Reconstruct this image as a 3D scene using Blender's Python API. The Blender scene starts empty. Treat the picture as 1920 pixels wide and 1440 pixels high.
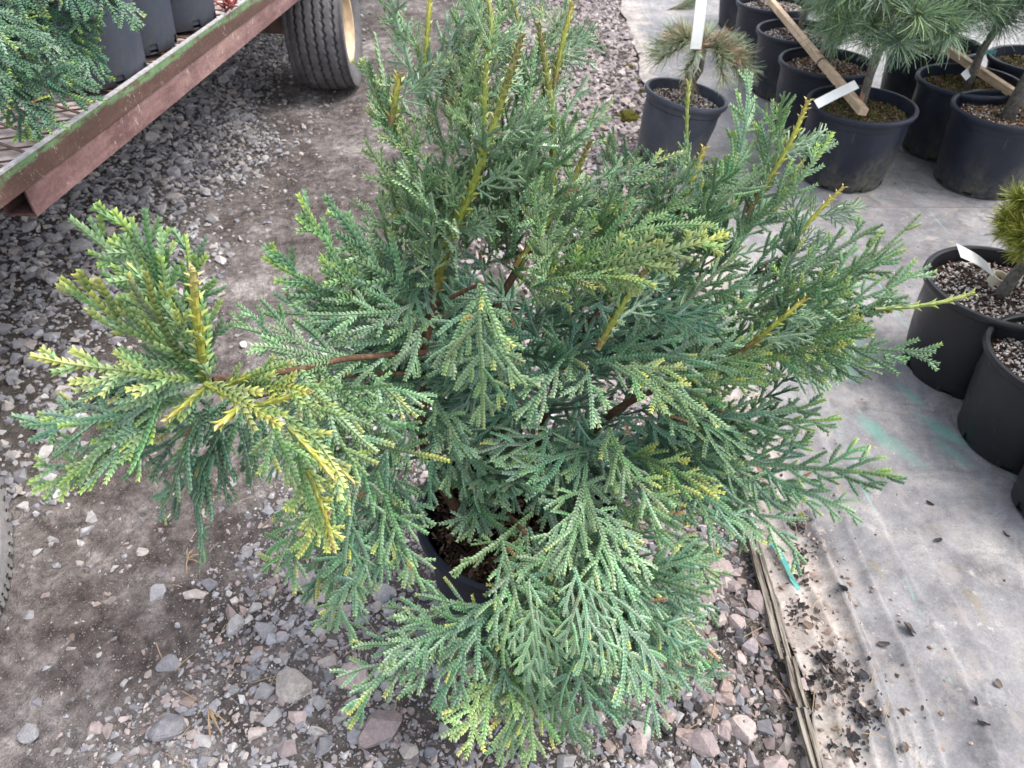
import bpy, bmesh, math, random
import numpy as np
from mathutils import Vector, Matrix, Euler

SC = bpy.context.scene
COL = SC.collection
PI = math.pi
R = math.radians

# ------------------------------------------------------------------ camera, sky, sun, exposure
CAM_H = 1.40
PITCH = R(41.5)                       # looking down
FPX = 1350.0                          # focal length in pixels of a 1920 px wide frame
cam_d = bpy.data.cameras.new('camera'); cam = bpy.data.objects.new('camera', cam_d); COL.objects.link(cam)
cam.location = (0, 0, CAM_H); cam.rotation_euler = (PI/2 - PITCH, 0, 0)
cam_d.sensor_width = 36; cam_d.lens = 36*FPX/1920; cam_d.clip_start = 0.02; cam_d.clip_end = 500
cam_d.dof.use_dof = True; cam_d.dof.focus_distance = 1.08; cam_d.dof.aperture_fstop = 9.0
SC.camera = cam
W = bpy.data.worlds.new('World'); SC.world = W; W.use_nodes = True
nt = W.node_tree; bg = nt.nodes['Background']
sky = nt.nodes.new('ShaderNodeTexSky'); sky.sky_type = 'NISHITA'; sky.sun_disc = False
SUN_EL, SUN_AZ = R(60), R(85)       # azimuth from +Y towards +X
sky.sun_elevation = SUN_EL; sky.sun_rotation = SUN_AZ
sky.air_density = 1.0; sky.dust_density = 3.0; sky.ozone_density = 1.0
hs = nt.nodes.new('ShaderNodeHueSaturation'); hs.inputs['Saturation'].default_value = .45      # thin bright overcast
nt.links.new(sky.outputs[0], hs.inputs['Color']); nt.links.new(hs.outputs[0], bg.inputs[0]); bg.inputs[1].default_value = 0.15
sun_d = bpy.data.lights.new('sun', 'SUN'); sun = bpy.data.objects.new('sun', sun_d); COL.objects.link(sun)
sun_d.energy = .95; sun_d.angle = R(42); sun_d.color = (1.0, 0.965, 0.92)
sd = Vector((math.sin(SUN_AZ)*math.cos(SUN_EL), math.cos(SUN_AZ)*math.cos(SUN_EL), math.sin(SUN_EL)))
sun.rotation_euler = sd.to_track_quat('Z', 'Y').to_euler(); sun.location = sd*20
SC.view_settings.view_transform = 'Standard'; SC.view_settings.look = 'None'
SC.view_settings.gamma = 1; SC.view_settings.use_curve_mapping = False
SC.view_settings.exposure = 1.42

# ------------------------------------------------------------------ helpers
CP, SP = math.cos(PITCH), math.sin(PITCH)
def at(px, py, Y):                    # where the sight line through a photo pixel reaches distance Y
    v = (720-py)/FPX; d = Y/(CP + v*SP)
    return Vector(((px-960)/FPX*d, Y, CAM_H + d*(v*CP - SP)))
def atz(px, py, z=0.0):               # where it reaches height z
    v = (720-py)/FPX; d = (z-CAM_H)/(v*CP - SP)
    return Vector(((px-960)/FPX*d, d*(CP+v*SP), z))

def tag(o, label=None, cat=None, group=None, kind=None):
    if label: o['label'] = label
    if cat: o['category'] = cat
    if group: o['group'] = group
    if kind: o['kind'] = kind
    return o
def empty(name, loc, label=None, cat=None, group=None, rot=(0, 0, 0)):
    o = bpy.data.objects.new(name, None); COL.objects.link(o)
    o.location = loc; o.rotation_euler = rot; o.empty_display_size = .05
    return tag(o, label, cat, group)
def link(name, me, mat=None, parent=None, loc=None, rot=None, scale=None):
    o = bpy.data.objects.new(name, me); COL.objects.link(o)
    if mat is not None and len(me.materials) == 0: me.materials.append(mat)
    if parent: o.parent = parent
    if loc is not None: o.location = loc
    if rot is not None: o.rotation_euler = rot
    if scale is not None: o.scale = scale
    return o
def mesh(name, V, F, C=None, smooth=False):
    """V n x 3, F list of faces or int array n x k, C optional n x 3 point colours"""
    me = bpy.data.meshes.new(name)
    if isinstance(F, np.ndarray):
        V = np.asarray(V, np.float32); k = F.shape[1]; n = len(F)
        me.vertices.add(len(V)); me.vertices.foreach_set('co', V.ravel())
        me.loops.add(n*k); me.loops.foreach_set('vertex_index', F.astype(np.int32).ravel())
        me.polygons.add(n); me.polygons.foreach_set('loop_start', np.arange(0, n*k, k, dtype=np.int32))
        me.update(calc_edges=True); me.validate()
    else:
        me.from_pydata([tuple(v) for v in V], [], F); me.update()
    if C is not None:
        a = me.color_attributes.new('Col', 'FLOAT_COLOR', 'POINT')
        c4 = np.ones((len(V), 4), np.float32); c4[:, :3] = C
        a.data.foreach_set('color', c4.ravel())
    me.polygons.foreach_set('use_smooth', [bool(smooth)]*len(me.polygons))
    return me

class Acc:                            # collects geometry for ONE mesh
    def __init__(s): s.v = []; s.f = []
    def add(s, vs, fs):
        b = len(s.v); s.v += [tuple(v) for v in vs]; s.f += [tuple(i+b for i in f) for f in fs]
    def box(s, c, size, M=None):
        x, y, z = size[0]/2, size[1]/2, size[2]/2
        vs = [Vector((sx*x, sy*y, sz*z)) for sx in (-1, 1) for sy in (-1, 1) for sz in (-1, 1)]
        if M is not None: vs = [M @ v for v in vs]
        s.add([v+Vector(c) for v in vs], [(0,1,3,2),(4,6,7,5),(0,4,5,1),(2,3,7,6),(0,2,6,4),(1,5,7,3)])
    def tube(s, pts, rad, n=8, caps=True):
        pts = [Vector(p) for p in pts]; rings = []
        if not hasattr(rad, '__len__'): rad = [rad]*len(pts)
        u = None
        for i, p in enumerate(pts):
            t = (pts[min(i+1, len(pts)-1)] - pts[max(i-1, 0)]).normalized()
            if u is None:
                u = t.cross(Vector((0, 0, 1)))
                if u.length < 1e-3: u = t.cross(Vector((1, 0, 0)))
            u = (u - t*u.dot(t)).normalized(); w = t.cross(u)
            rings.append([p + (u*math.cos(2*PI*k/n) + w*math.sin(2*PI*k/n))*rad[i] for k in range(n)])
        vs = [v for r in rings for v in r]; fs = []
        for i in range(len(pts)-1):
            for k in range(n):
                fs.append((i*n+k, i*n+(k+1) % n, (i+1)*n+(k+1) % n, (i+1)*n+k))
        if caps: fs += [tuple(range(n))[::-1], tuple(range((len(pts)-1)*n, len(pts)*n))]
        s.add(vs, fs)
    def lathe(s, prof, n=48, close=False, skip=None):
        vs = [(r*math.cos(2*PI*k/n), r*math.sin(2*PI*k/n), z) for r, z in prof for k in range(n)]; fs = []
        m = len(prof)
        for i in range(m if close else m-1):
            for k in range(n):
                if skip and skip(i, k): continue
                j = (i+1) % m
                fs.append((i*n+k, i*n+(k+1) % n, j*n+(k+1) % n, j*n+k))
        s.add(vs, fs)
    def me(s, name, smooth=False, auto=None):
        m = mesh(name, s.v, s.f, smooth=smooth or auto is not None)
        if auto is not None:
            bm = bmesh.new(); bm.from_mesh(m)
            bmesh.ops.recalc_face_normals(bm, faces=bm.faces)
            for e in bm.edges:
                if len(e.link_faces) == 2 and e.calc_face_angle(0) > auto: e.smooth = False
            bm.to_mesh(m); bm.free()
        return m

# ---- small value noise for relief
_rs = np.random.RandomState(7); _tab = _rs.rand(256, 256)
def vnoise(x, y):
    xi = np.floor(x).astype(int); yi = np.floor(y).astype(int); fx = x-xi; fy = y-yi
    fx = fx*fx*(3-2*fx); fy = fy*fy*(3-2*fy)
    g = lambda a, b: _tab[a & 255, b & 255]
    return (g(xi, yi)*(1-fx)+g(xi+1, yi)*fx)*(1-fy) + (g(xi, yi+1)*(1-fx)+g(xi+1, yi+1)*fx)*fy
def fbm(x, y, o=4):
    s = 0; a = .5
    for i in range(o): s = s + a*vnoise(x*2**i+17*i, y*2**i+5*i); a *= .5
    return s

# ------------------------------------------------------------------ materials
class N:                              # tiny node builder
    def __init__(s, name, rough=.7, spec=.3):
        s.m = bpy.data.materials.new(name); s.m.use_nodes = True; s.t = s.m.node_tree
        s.b = s.t.nodes['Principled BSDF']; s.b.inputs['Roughness'].default_value = rough
        s.b.inputs['Specular IOR Level'].default_value = spec
        s._c = None
    def n(s, typ, **kw):
        x = s.t.nodes.new('ShaderNode'+typ)
        for k, v in kw.items():
            if k in x.inputs: s.set(x.inputs[k], v)
            else: setattr(x, k, v)
        return x
    def set(s, inp, v):
        if hasattr(v, 'is_output'): s.t.links.new(v, inp)
        elif isinstance(v, (tuple, list)) and inp.type == 'RGBA' and len(v) == 3: inp.default_value = (*v, 1)
        else: inp.default_value = v
    def coord(s, kind='Object'):
        if s._c is None: s._c = s.n('TexCoord')
        return s._c.outputs[kind]
    def map(s, scale=(1, 1, 1), kind='Object', rot=(0, 0, 0)):
        x = s.n('Mapping'); x.inputs['Scale'].default_value = scale; x.inputs['Rotation'].default_value = rot
        s.t.links.new(s.coord(kind), x.inputs['Vector']); return x.outputs[0]
    def noise(s, scale, detail=4, rough=.55, vec=None, dist=0, out='Fac'):
        x = s.n('TexNoise', Scale=scale, Detail=detail, Roughness=rough, Distortion=dist)
        s.t.links.new(vec if vec is not None else s.coord(), x.inputs['Vector']); return x.outputs[out]
    def vor(s, scale, feature='F1', out='Distance', vec=None, rnd=1):
        x = s.n('TexVoronoi', feature=feature, Scale=scale, Randomness=rnd)
        s.t.links.new(vec if vec is not None else s.coord(), x.inputs['Vector']); return x.outputs[out]
    def ramp(s, fac, stops, interp='LINEAR'):
        x = s.n('ValToRGB'); cr = x.color_ramp; cr.interpolation = interp
        while len(cr.elements) < len(stops): cr.elements.new(.5)
        for e, (p, c) in zip(cr.elements, stops):
            e.position = p; e.color = (*c, 1) if isinstance(c, (tuple, list)) else (c, c, c, 1)
        s.t.links.new(fac, x.inputs[0]); return x.outputs[0]
    def mix(s, fac, a, b, blend='MIX'):
        x = s.n('Mix', data_type='RGBA', blend_type=blend)
        s.set(x.inputs[0], fac); s.set(x.inputs[6], a); s.set(x.inputs[7], b); return x.outputs[2]
    def math(s, op, a, b=0.0, c=None):
        x = s.n('Math', operation=op); s.set(x.inputs[0], a); s.set(x.inputs[1], b)
        if c is not None: s.set(x.inputs[2], c)
        return x.outputs[0]
    def sep(s, kind='Object'):
        x = s.n('SeparateXYZ'); s.t.links.new(s.coord(kind), x.inputs[0]); return x.outputs
    def bump(s, h, strength=.4, dist=.01, normal=None):
        x = s.n('Bump', Strength=strength, Distance=dist, Height=h)
        if normal is not None: s.t.links.new(normal, x.inputs['Normal'])
        return x.outputs[0]
    def done(s, color=None, normal=None, rough=None):
        if color is not None: s.set(s.b.inputs['Base Color'], color)
        if normal is not None: s.set(s.b.inputs['Normal'], normal)
        if rough is not None: s.set(s.b.inputs['Roughness'], rough)
        return s.m

def m_foliage(name, rough=.42, spec=.35, var=.25):
    k = N(name, rough, spec)
    a = k.n('Attribute', attribute_name='Col').outputs['Color']
    oi = k.n('ObjectInfo').outputs['Random']
    f = k.math('MULTIPLY_ADD', oi, var, 1-var/2)
    nz = k.noise(40, 2); f = k.math('MULTIPLY', f, k.math('MULTIPLY_ADD', nz, .5, .75))
    hsv = k.n('HueSaturation', Saturation=1.0, Value=f, Color=a)
    return k.done(hsv.outputs[0])
M_LEAF = m_foliage('scale_leaf', .40, .55); M_NEEDLE = m_foliage('pine_needle', .5, .3, .3)

def m_bark():
    k = N('bark', .8, .2); v = k.map((1, 1, .35))
    n1 = k.noise(120, 5, .7, v)
    c = k.ramp(n1, [(.3, (.05, .028, .018)), (.55, (.13, .075, .045)), (.75, (.22, .15, .1))])
    return k.done(c, k.bump(n1, .7, .004))
M_BARK = m_bark()
def m_greybark():
    k = N('pine_bark', .8, .2); n1 = k.noise(90, 5, .7)
    c = k.ramp(n1, [(.3, (.07, .062, .05)), (.6, (.19, .175, .15)), (.8, (.3, .28, .25))])
    return k.done(c, k.bump(n1, .6, .004))
M_PBARK = m_greybark()

def m_pot(name, base, dust, dirt, spec=.4):
    k = N(name, .42, spec)
    n1 = k.noise(14, 5, .6); n2 = k.noise(5, 4, .6, k.map((1, 1, .4))); z = k.sep()[2]
    g = k.math('SUBTRACT', k.math('MULTIPLY_ADD', n2, .30, -.06), k.math('MULTIPLY', z, .55))
    g = k.ramp(g, [(.0, 0.0), (.10, 1.0)])
    c = k.mix(k.math('MULTIPLY', k.ramp(n1, [(.4, 0.0), (.7, 1.0)]), .5), base, dust)
    c = k.mix(k.math('MULTIPLY', g, k.ramp(k.noise(45, 4), [(.35, .15), (.65, .8)])), c, dirt)
    sc = k.noise(30, 3, .5, k.map((1, 1, .12), rot=(.3, .5, 0)), 2)
    c = k.mix(k.math('MULTIPLY', k.ramp(sc, [(.68, 0.0), (.72, 1.0)]), .25), c, (.16, .16, .17))
    r = k.ramp(n1, [(.3, .34), (.7, .55)])
    return k.done(c, k.bump(k.noise(160, 3), .08, .002), r)
M_POT = m_pot('black_plastic', (.013, .017, .030), (.030, .036, .052), (.15, .14, .095))
M_POT_NEW = m_pot('new_black_plastic', (.008, .009, .013), (.012, .013, .018), (.02, .02, .02), .5)
M_POT_OLD = m_pot('weathered_plastic', (.050, .058, .076), (.105, .112, .13), (.19, .18, .13), .35)
M_POT_WAGON = m_pot('grey_plastic', (.040, .050, .074), (.066, .077, .102), (.08, .08, .08), .35)

def m_soil(name, a, b, c3):
    k = N(name, .9, .15); n1 = k.noise(60, 6, .7)
    c = k.ramp(n1, [(.35, a), (.55, b), (.72, c3)])
    return k.done(c, k.bump(k.noise(150, 4), .8, .006))
M_SOIL = m_soil('potting_soil', (.02, .013, .009), (.05, .032, .022), (.11, .08, .05))
M_MOSSY = m_soil('mossy_soil', (.03, .035, .012), (.07, .065, .025), (.16, .11, .05))
def m_attr(name, rough=.85, spec=.2, var=.35, bump=True, sc=70):
    k = N(name, rough, spec)
    a = k.n('Attribute', attribute_name='Col').outputs['Color']
    n1 = k.noise(sc, 4, .65)
    c = k.mix(1.0, a, k.ramp(n1, [(.25, 1-var), (.75, 1+var)]), 'MULTIPLY')
    return k.done(c, k.bump(k.noise(sc*3, 3), .35, .002) if bump else None)
M_BITS = m_attr('soil_bits', .9, .15, .2, False)
M_STONE = m_attr('stone', .82, .25, .3)
def m_rock():
    k = N('rock', .85, .25); a = k.n('Attribute', attribute_name='Col').outputs['Color']
    n1 = k.noise(2.6, 7, .72); n2 = k.noise(13, 4, .7)
    c = k.mix(1.0, a, k.ramp(n1, [(.3, .78), (.52, 1.08), (.72, 1.4)]), 'MULTIPLY'); c = k.mix(1.0, c, k.ramp(n2, [(.3, .8), (.7, 1.2)]), 'MULTIPLY')
    c = k.mix(k.math('MULTIPLY', k.ramp(k.noise(1.7, 5, .7), [(.56, 0.0), (.66, 1.0)]), .5), c, (.16, .13, .11))
    return k.done(c, k.bump(k.math('ADD', n1, k.math('MULTIPLY', n2, .35)), .55, .006))
M_ROCK = m_rock()

def m_plain(name, col, rough=.6, spec=.3, nscale=40, amt=.25, bump=.2):
    k = N(name, rough, spec); n1 = k.noise(nscale, 4)
    c = k.mix(1.0, col, k.ramp(n1, [(.3, 1-amt), (.7, 1+amt)]), 'MULTIPLY')
    return k.done(c, k.bump(n1, bump, .003))
def m_wood(name, lo, hi, sc=(28, 28, 1.6), axis_rot=(0, 0, 0)):
    k = N(name, .75, .25); v = k.map(sc, rot=axis_rot); n1 = k.noise(3.2, 6, .65, v, .4)
    c = k.ramp(n1, [(.28, lo), (.7, hi)])
    kn = k.ramp(k.noise(18, 2), [(.3, .75), (.6, 1.05)])
    return k.done(k.mix(1.0, c, kn, 'MULTIPLY'), k.bump(n1, .35, .002))
M_WOOD = m_wood('pale_wood', (.52, .35, .21), (.80, .61, .43))
M_REDWOOD = m_wood('reddish_wood', (.22, .11, .06), (.38, .22, .14))
M_LATH = m_wood('weathered_wood', (.10, .082, .06), (.36, .30, .23))
M_TAG = m_plain('label_plastic', (.80, .80, .76), .4, .4, 20, .05, .02)
M_TEAL = m_plain('teal_plastic', (.05, .30, .26), .4, .4, 40, .2, .1)
M_WIRE = m_plain('dark_wire', (.04, .035, .03), .5, .4)
M_MOSS = m_soil('moss', (.05, .05, .008), (.12, .11, .02), (.22, .18, .04))

def m_ground():
    k = N('packed_dirt', .92, .12)
    x, y, z = k.sep()
    big = k.noise(1.7, 5, .6); mid = k.noise(7, 5, .62); fine = k.noise(55, 5, .7)
    c = k.ramp(k.math('ADD', k.math('MULTIPLY', big, .55), k.math('MULTIPLY', mid, .45)),
               [(.37, (.070, .057, .052)), (.47, (.125, .106, .099)), (.555, (.205, .182, .172)), (.66, (.38, .345, .325))])
    c = k.mix(1.0, c, k.ramp(fine, [(.3, .66), (.7, 1.34)]), 'MULTIPLY')
    cl = k.noise(21, 6, .72, None, .5); c = k.mix(1.0, c, k.ramp(cl, [(.38, .62), (.50, 1.0), (.62, 1.42)]), 'MULTIPLY')
    dk = k.ramp(k.noise(120, 3, .8), [(.66, 0.0), (.72, .8)]); c = k.mix(dk, c, (.06, .05, .045))
    # greyer, darker fines among the gravel, each side of the wheel track
    xs = k.math('ADD', x, k.math('MULTIPLY_ADD', k.noise(2.3, 4), .9, -.45))
    left = k.ramp(k.math('MULTIPLY_ADD', xs, -1.0, -1.10), [(.0, 0.0), (.35, 1.0)])
    right = k.ramp(k.math('ADD', xs, .62), [(.0, 0.0), (.35, 1.0)])
    g = k.math('MAXIMUM', left, right)
    fines = k.ramp(k.noise(38, 6, .75), [(.3, (.045, .038, .033)), (.55, (.10, .088, .078)), (.75, (.21, .19, .17))])
    c = k.mix(k.math('MULTIPLY', g, .8), c, fines)
    # mossy soil close to the fabric edge
    ms = k.ramp(k.math('ADD', k.math('MULTIPLY_ADD', k.noise(6, 5, .65), .8, -.52), k.math('MULTIPLY', k.math('ADD', x, .1), .35)), [(.1, 0.0), (.26, 1.0)])
    c = k.mix(k.math('MULTIPLY', ms, .55), c, (.055, .047, .014))
    # small embedded chips
    ch = k.vor(150, 'F1'); cc = k.vor(150, 'F1', 'Color')
    sp = k.math('MULTIPLY', k.ramp(ch, [(.25, 1.0), (.36, 0.0)]), k.ramp(cc, [(.50, 0.0), (.56, 1.0)]))
    c = k.mix(k.math('MULTIPLY', sp, .7), c, k.ramp(cc, [(.3, (.16, .145, .14)), (.8, (.36, .33, .32))]))
    h = k.math('ADD', k.math('MULTIPLY', fine, .5), k.math('MULTIPLY', sp, .8))
    return k.done(c, k.bump(k.math('ADD', h, k.math('MULTIPLY', cl, 2.2)), 1.0, .010))
M_GROUND = m_ground()

def m_fabric():
    k = N('woven_fabric', .6, .28)
    x, y, z = k.sep()
    big = k.noise(1.6, 5, .6); mid = k.noise(6.5, 5, .65, None, .6); fine = k.noise(42, 4, .65)
    c = k.ramp(k.math('ADD', k.math('MULTIPLY', big, .5), k.math('MULTIPLY', mid, .5)),
               [(.36, (.13, .126, .132)), (.47, (.225, .22, .226)), (.56, (.315, .303, .30)), (.68, (.45, .42, .39))])
    c = k.mix(1.0, c, k.ramp(fine, [(.3, .86), (.7, 1.14)]), 'MULTIPLY')
    # pale silt near the torn edge
    ex = k.math('SUBTRACT', k.math('SUBTRACT', x, .53), k.math('MULTIPLY', y, .047))
    silt = k.math('ADD', k.math('MULTIPLY_ADD', ex, -2.6, .62), k.math('MULTIPLY_ADD', k.noise(5, 5, .65), 1.1, -.60))
    c = k.mix(k.math('MULTIPLY', k.ramp(silt, [(.22, 0.0), (.42, 1.0)]), .85), c, k.ramp(k.noise(19, 7, .75), [(.34, (.22, .175, .145)), (.46, (.41, .345, .30)), (.60, (.58, .52, .465))]))
    # dark damp stains, footprints of mud and pale flecks
    st = k.ramp(k.noise(3.1, 7, .75, k.map((1, 1.6, 1)), .8), [(.55, 0.0), (.62, .55), (.74, 1.0)])
    c = k.mix(k.math('MULTIPLY', st, .62), c, (.085, .075, .07))
    st2 = k.ramp(k.noise(8.5, 7, .78, k.map((1, .55, 1), rot=(0, 0, .1)), .6), [(.57, 0.0), (.63, 1.0)])
    c = k.mix(k.math('MULTIPLY', st2, .55), c, (.13, .112, .098))
    lt = k.ramp(k.noise(7.5, 8, .8, k.map((1.1, .8, 1)), .4), [(.56, 0.0), (.63, 1.0)])
    c = k.mix(k.math('MULTIPLY', lt, .62), c, (.46, .41, .375))
    fl = k.ramp(k.noise(31, 6, .78), [(.61, 0.0), (.66, 1.0)])
    c = k.mix(k.math('MULTIPLY', fl, .62), c, (.54, .49, .45))
    sk = k.ramp(k.noise(75, 4, .8), [(.62, 0.0), (.68, 1.0)])
    c = k.mix(k.math('MULTIPLY', sk, .5), c, (.09, .08, .075))
    gr = k.noise(190, 3, .8); c = k.mix(1.0, c, k.ramp(gr, [(.3, .80), (.7, 1.22)]), 'MULTIPLY')
    sd = k.ramp(k.noise(15, 8, .8), [(.50, 0.0), (.60, 1.0)]); c = k.mix(k.math('MULTIPLY', sd, .35), c, (.40, .345, .305))
    oc = k.ramp(k.noise(9, 6, .75, k.map((1.6, .6, 1))), [(.60, 0.0), (.70, 1.0)])
    c = k.mix(k.math('MULTIPLY', oc, .42), c, (.30, .225, .085))
    # overspray from marking paint
    pm = None
    for px, py, rx, ry, w in PAINT:
        p = atz(px, py, .01)
        dx = k.math('DIVIDE', k.math('SUBTRACT', x, p.x), rx); dy = k.math('DIVIDE', k.math('SUBTRACT', k.math('ADD', y, k.math('MULTIPLY', k.math('SUBTRACT', x, p.x), 1.2)), p.y), ry)
        d = k.math('ADD', k.math('POWER', k.math('ABSOLUTE', dx), 2.0), k.math('POWER', k.math('ABSOLUTE', dy), 2.0))
        d = k.math('ADD', d, k.math('MULTIPLY_ADD', k.noise(22, 4, .7), 1.6, -.8))
        e = k.math('MULTIPLY', k.ramp(d, [(.1, 1.0), (.95, 0.0)]), w)
        pm = e if pm is None else k.math('MAXIMUM', pm, e)
    c = k.mix(pm, c, (.16, .42, .33))
    # coloured warp threads
    wob = k.math('MULTIPLY_ADD', k.noise(1.2, 3), .05, -.025)
    for lx, s, br in ((.868, -.0, .5), (1.258, 0.0, .34), (1.655, 0.0, .4), (2.04, 0, .4), (2.43, 0, .4)):
        d = k.math('ABSOLUTE', k.math('SUBTRACT', k.math('ADD', x, wob), lx))
        ln = k.math('MULTIPLY', k.ramp(d, [(.0012, 1.0), (.0026, 0.0)]), k.ramp(k.noise(9, 4, .7), [(br, 0.0), (br+.15, .75)]))
        c = k.mix(ln, c, (.22, .46, .42))
    # weave relief
    wv = k.n('TexWave', wave_type='BANDS', bands_direction='X', Scale=260.0, Distortion=.3)
    k.t.links.new(k.coord(), wv.inputs['Vector'])
    wv2 = k.n('TexWave', wave_type='BANDS', bands_direction='Y', Scale=260.0, Distortion=.3)
    k.t.links.new(k.coord(), wv2.inputs['Vector'])
    h = k.math('ADD', k.math('ADD', k.math('MULTIPLY', wv.outputs[1], .25), k.math('MULTIPLY', wv2.outputs[1], .25)), k.math('MULTIPLY', fine, 1.2))
    return k.done(c, k.bump(h, .4, .005), k.ramp(mid, [(.35, .34), (.65, .60)]))
PAINT = [(1575, 690, .04, .09, .55), (1705, 745, .03, .045, .5), (1640, 815, .04, .075, .55), (1600, 640, .03, .05, .4),
         (1770, 815, .06, .05, .55), (1690, 850, .05, .06, .35), (1785, 855, .04, .05, .4)]
M_FABRIC = m_fabric()

def m_rust_paint(name, green):
    k = N(name, .68, .25)
    v = k.map((1, .25, 1)); n1 = k.noise(26, 6, .7, v); n2 = k.noise(7, 5, .65, v); n3 = k.noise(90, 4, .7)
    x, y, z = k.sep()
    rust = k.ramp(k.math('ADD', k.math('MULTIPLY', n1, .5), k.math('MULTIPLY', n2, .5)), [(.36, (.085, .046, .044)), (.47, (.165, .093, .088)), (.56, (.235, .140, .128)), (.66, (.31, .195, .155))])
    rust = k.mix(1.0, rust, k.ramp(n3, [(.3, .8), (.7, 1.2)]), 'MULTIPLY')
    if green:
        rust = k.mix(.55, rust, (.095, .066, .048)); rust = k.mix(1.0, rust, (.70, .64, .60), 'MULTIPLY')
        top = k.math('ADD', k.math('MULTIPLY_ADD', z, 12.0, .30), k.math('MULTIPLY_ADD', n2, 1.3, -.52))
        gm = k.math('MULTIPLY', k.ramp(top, [(.50, 0.0), (.62, 1.0)]), k.ramp(k.noise(60, 6, .75, v), [(.42, .1), (.52, 1.0)]))
        rust = k.mix(k.math('MULTIPLY', gm, .85), rust, (.13, .255, .115))
    else:
        gm = k.ramp(k.noise(3.2, 5, .6), [(.62, 0.0), (.74, .5)])
        rust = k.mix(gm, rust, (.16, .17, .075))
    sp1 = k.ramp(k.noise(150, 5, .75), [(.60, 0.0), (.66, 1.0)]); sp2 = k.ramp(k.noise(48, 6, .8, k.map((1, 1, .5))), [(.60, 0.0), (.645, 1.0)])
    band = k.ramp(k.noise(5.3, 4, .65), [(.44, .08), (.58, 1.0)])
    c = k.mix(k.math('MULTIPLY', k.math('MULTIPLY', sp1, band), .8), rust, (.55, .50, .40))
    c = k.mix(k.math('MULTIPLY', k.math('MULTIPLY', sp2, band), .7), c, (.62, .57, .50))
    scr = k.ramp(k.noise(20, 4, .6, k.map((1, .12, 1.6), rot=(.25, 0, 0))), [(.66, 0.0), (.70, 1.0)])
    c = k.mix(k.math('MULTIPLY', scr, .35), c, (.10, .065, .06))
    return k.done(c, k.bump(n3, .25, .002))
M_CHANNEL = m_rust_paint('worn_green_paint', True); M_BEAM = m_rust_paint('rusty_steel', False)
M_LIP = m_plain('worn_steel_edge', (.42, .40, .40), .45, .5, 60, .3)
M_MESHST = m_plain('rusty_mesh', (.14, .085, .07), .75, .3, 60, .4)
def m_tyre(name, base, mud):
    k = N(name, .72, .25); n1 = k.noise(13, 5, .65); n2 = k.noise(70, 4, .7)
    c = k.mix(k.ramp(n1, [(.35, 0.0), (.68, .8)]), base, mud)
    z = k.sep()[2]
    c = k.mix(1.0, c, k.ramp(n2, [(.3, .8), (.7, 1.2)]), 'MULTIPLY')
    return k.done(c, k.bump(n2, .3, .002))
M_TYRE = m_tyre('dusty_rubber', (.090, .086, .090), (.185, .177, .180))
M_TYRE2 = m_tyre('grey_rubber', (.19, .182, .178), (.29, .275, .265))
M_RIM = m_plain('cream_paint', (.58, .44, .29), .55, .3, 25, .2)

# ------------------------------------------------------------------ ground sheet
def edge_x(y): return .53 + .047*y + .012*math.sin(y*3.1) + .008*math.sin(y*9.7+1)
def edge_np(y): return .53 + .047*y + .012*np.sin(y*3.1) + .008*np.sin(y*9.7+1)
def ground_h(x, y):
    h = (fbm(x*1.6+3, y*1.6, 4)-.47)*.05 + (fbm(x*9+1, y*9+4, 4)-.47)*.016
    rut = np.exp(-((x+.95)/.28)**2)
    h = h*(1-.35*rut) - .012*rut
    under = np.clip((x-edge_np(y)-.004)/.06, 0, 1)
    h = h*(1-under) - .02*under
    far = np.clip((np.hypot(x, y-2.5)-6)/6, 0, 1)
    return h*(1-far) - .004*far
def spaced(lo, hi, step, out):
    a = list(np.arange(lo, hi+1e-6, step)); s = step
    b, c = a[-1], a[0]; post = []; pre = []
    while b < out[1]: s *= 1.35; b += s; post.append(b)
    s = step
    while c > out[0]: s *= 1.35; c -= s; pre.append(c)
    return np.array(pre[::-1]+a+post)
gx = spaced(-3.0, .9, .022, (-120, 120)); gy = spaced(.3, 6.6, .026, (-120, 160))
X, Y = np.meshgrid(gx, gy); Z = ground_h(X, Y)
ny, nx = X.shape; idx = np.arange(ny*nx).reshape(ny, nx)
F = np.stack([idx[:-1, :-1], idx[:-1, 1:], idx[1:, 1:], idx[1:, :-1]], -1).reshape(-1, 4)
ground = link('ground', mesh('ground', np.stack([X, Y, Z], -1).reshape(-1, 3), F, smooth=True), M_GROUND)
tag(ground, kind='structure')

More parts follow.
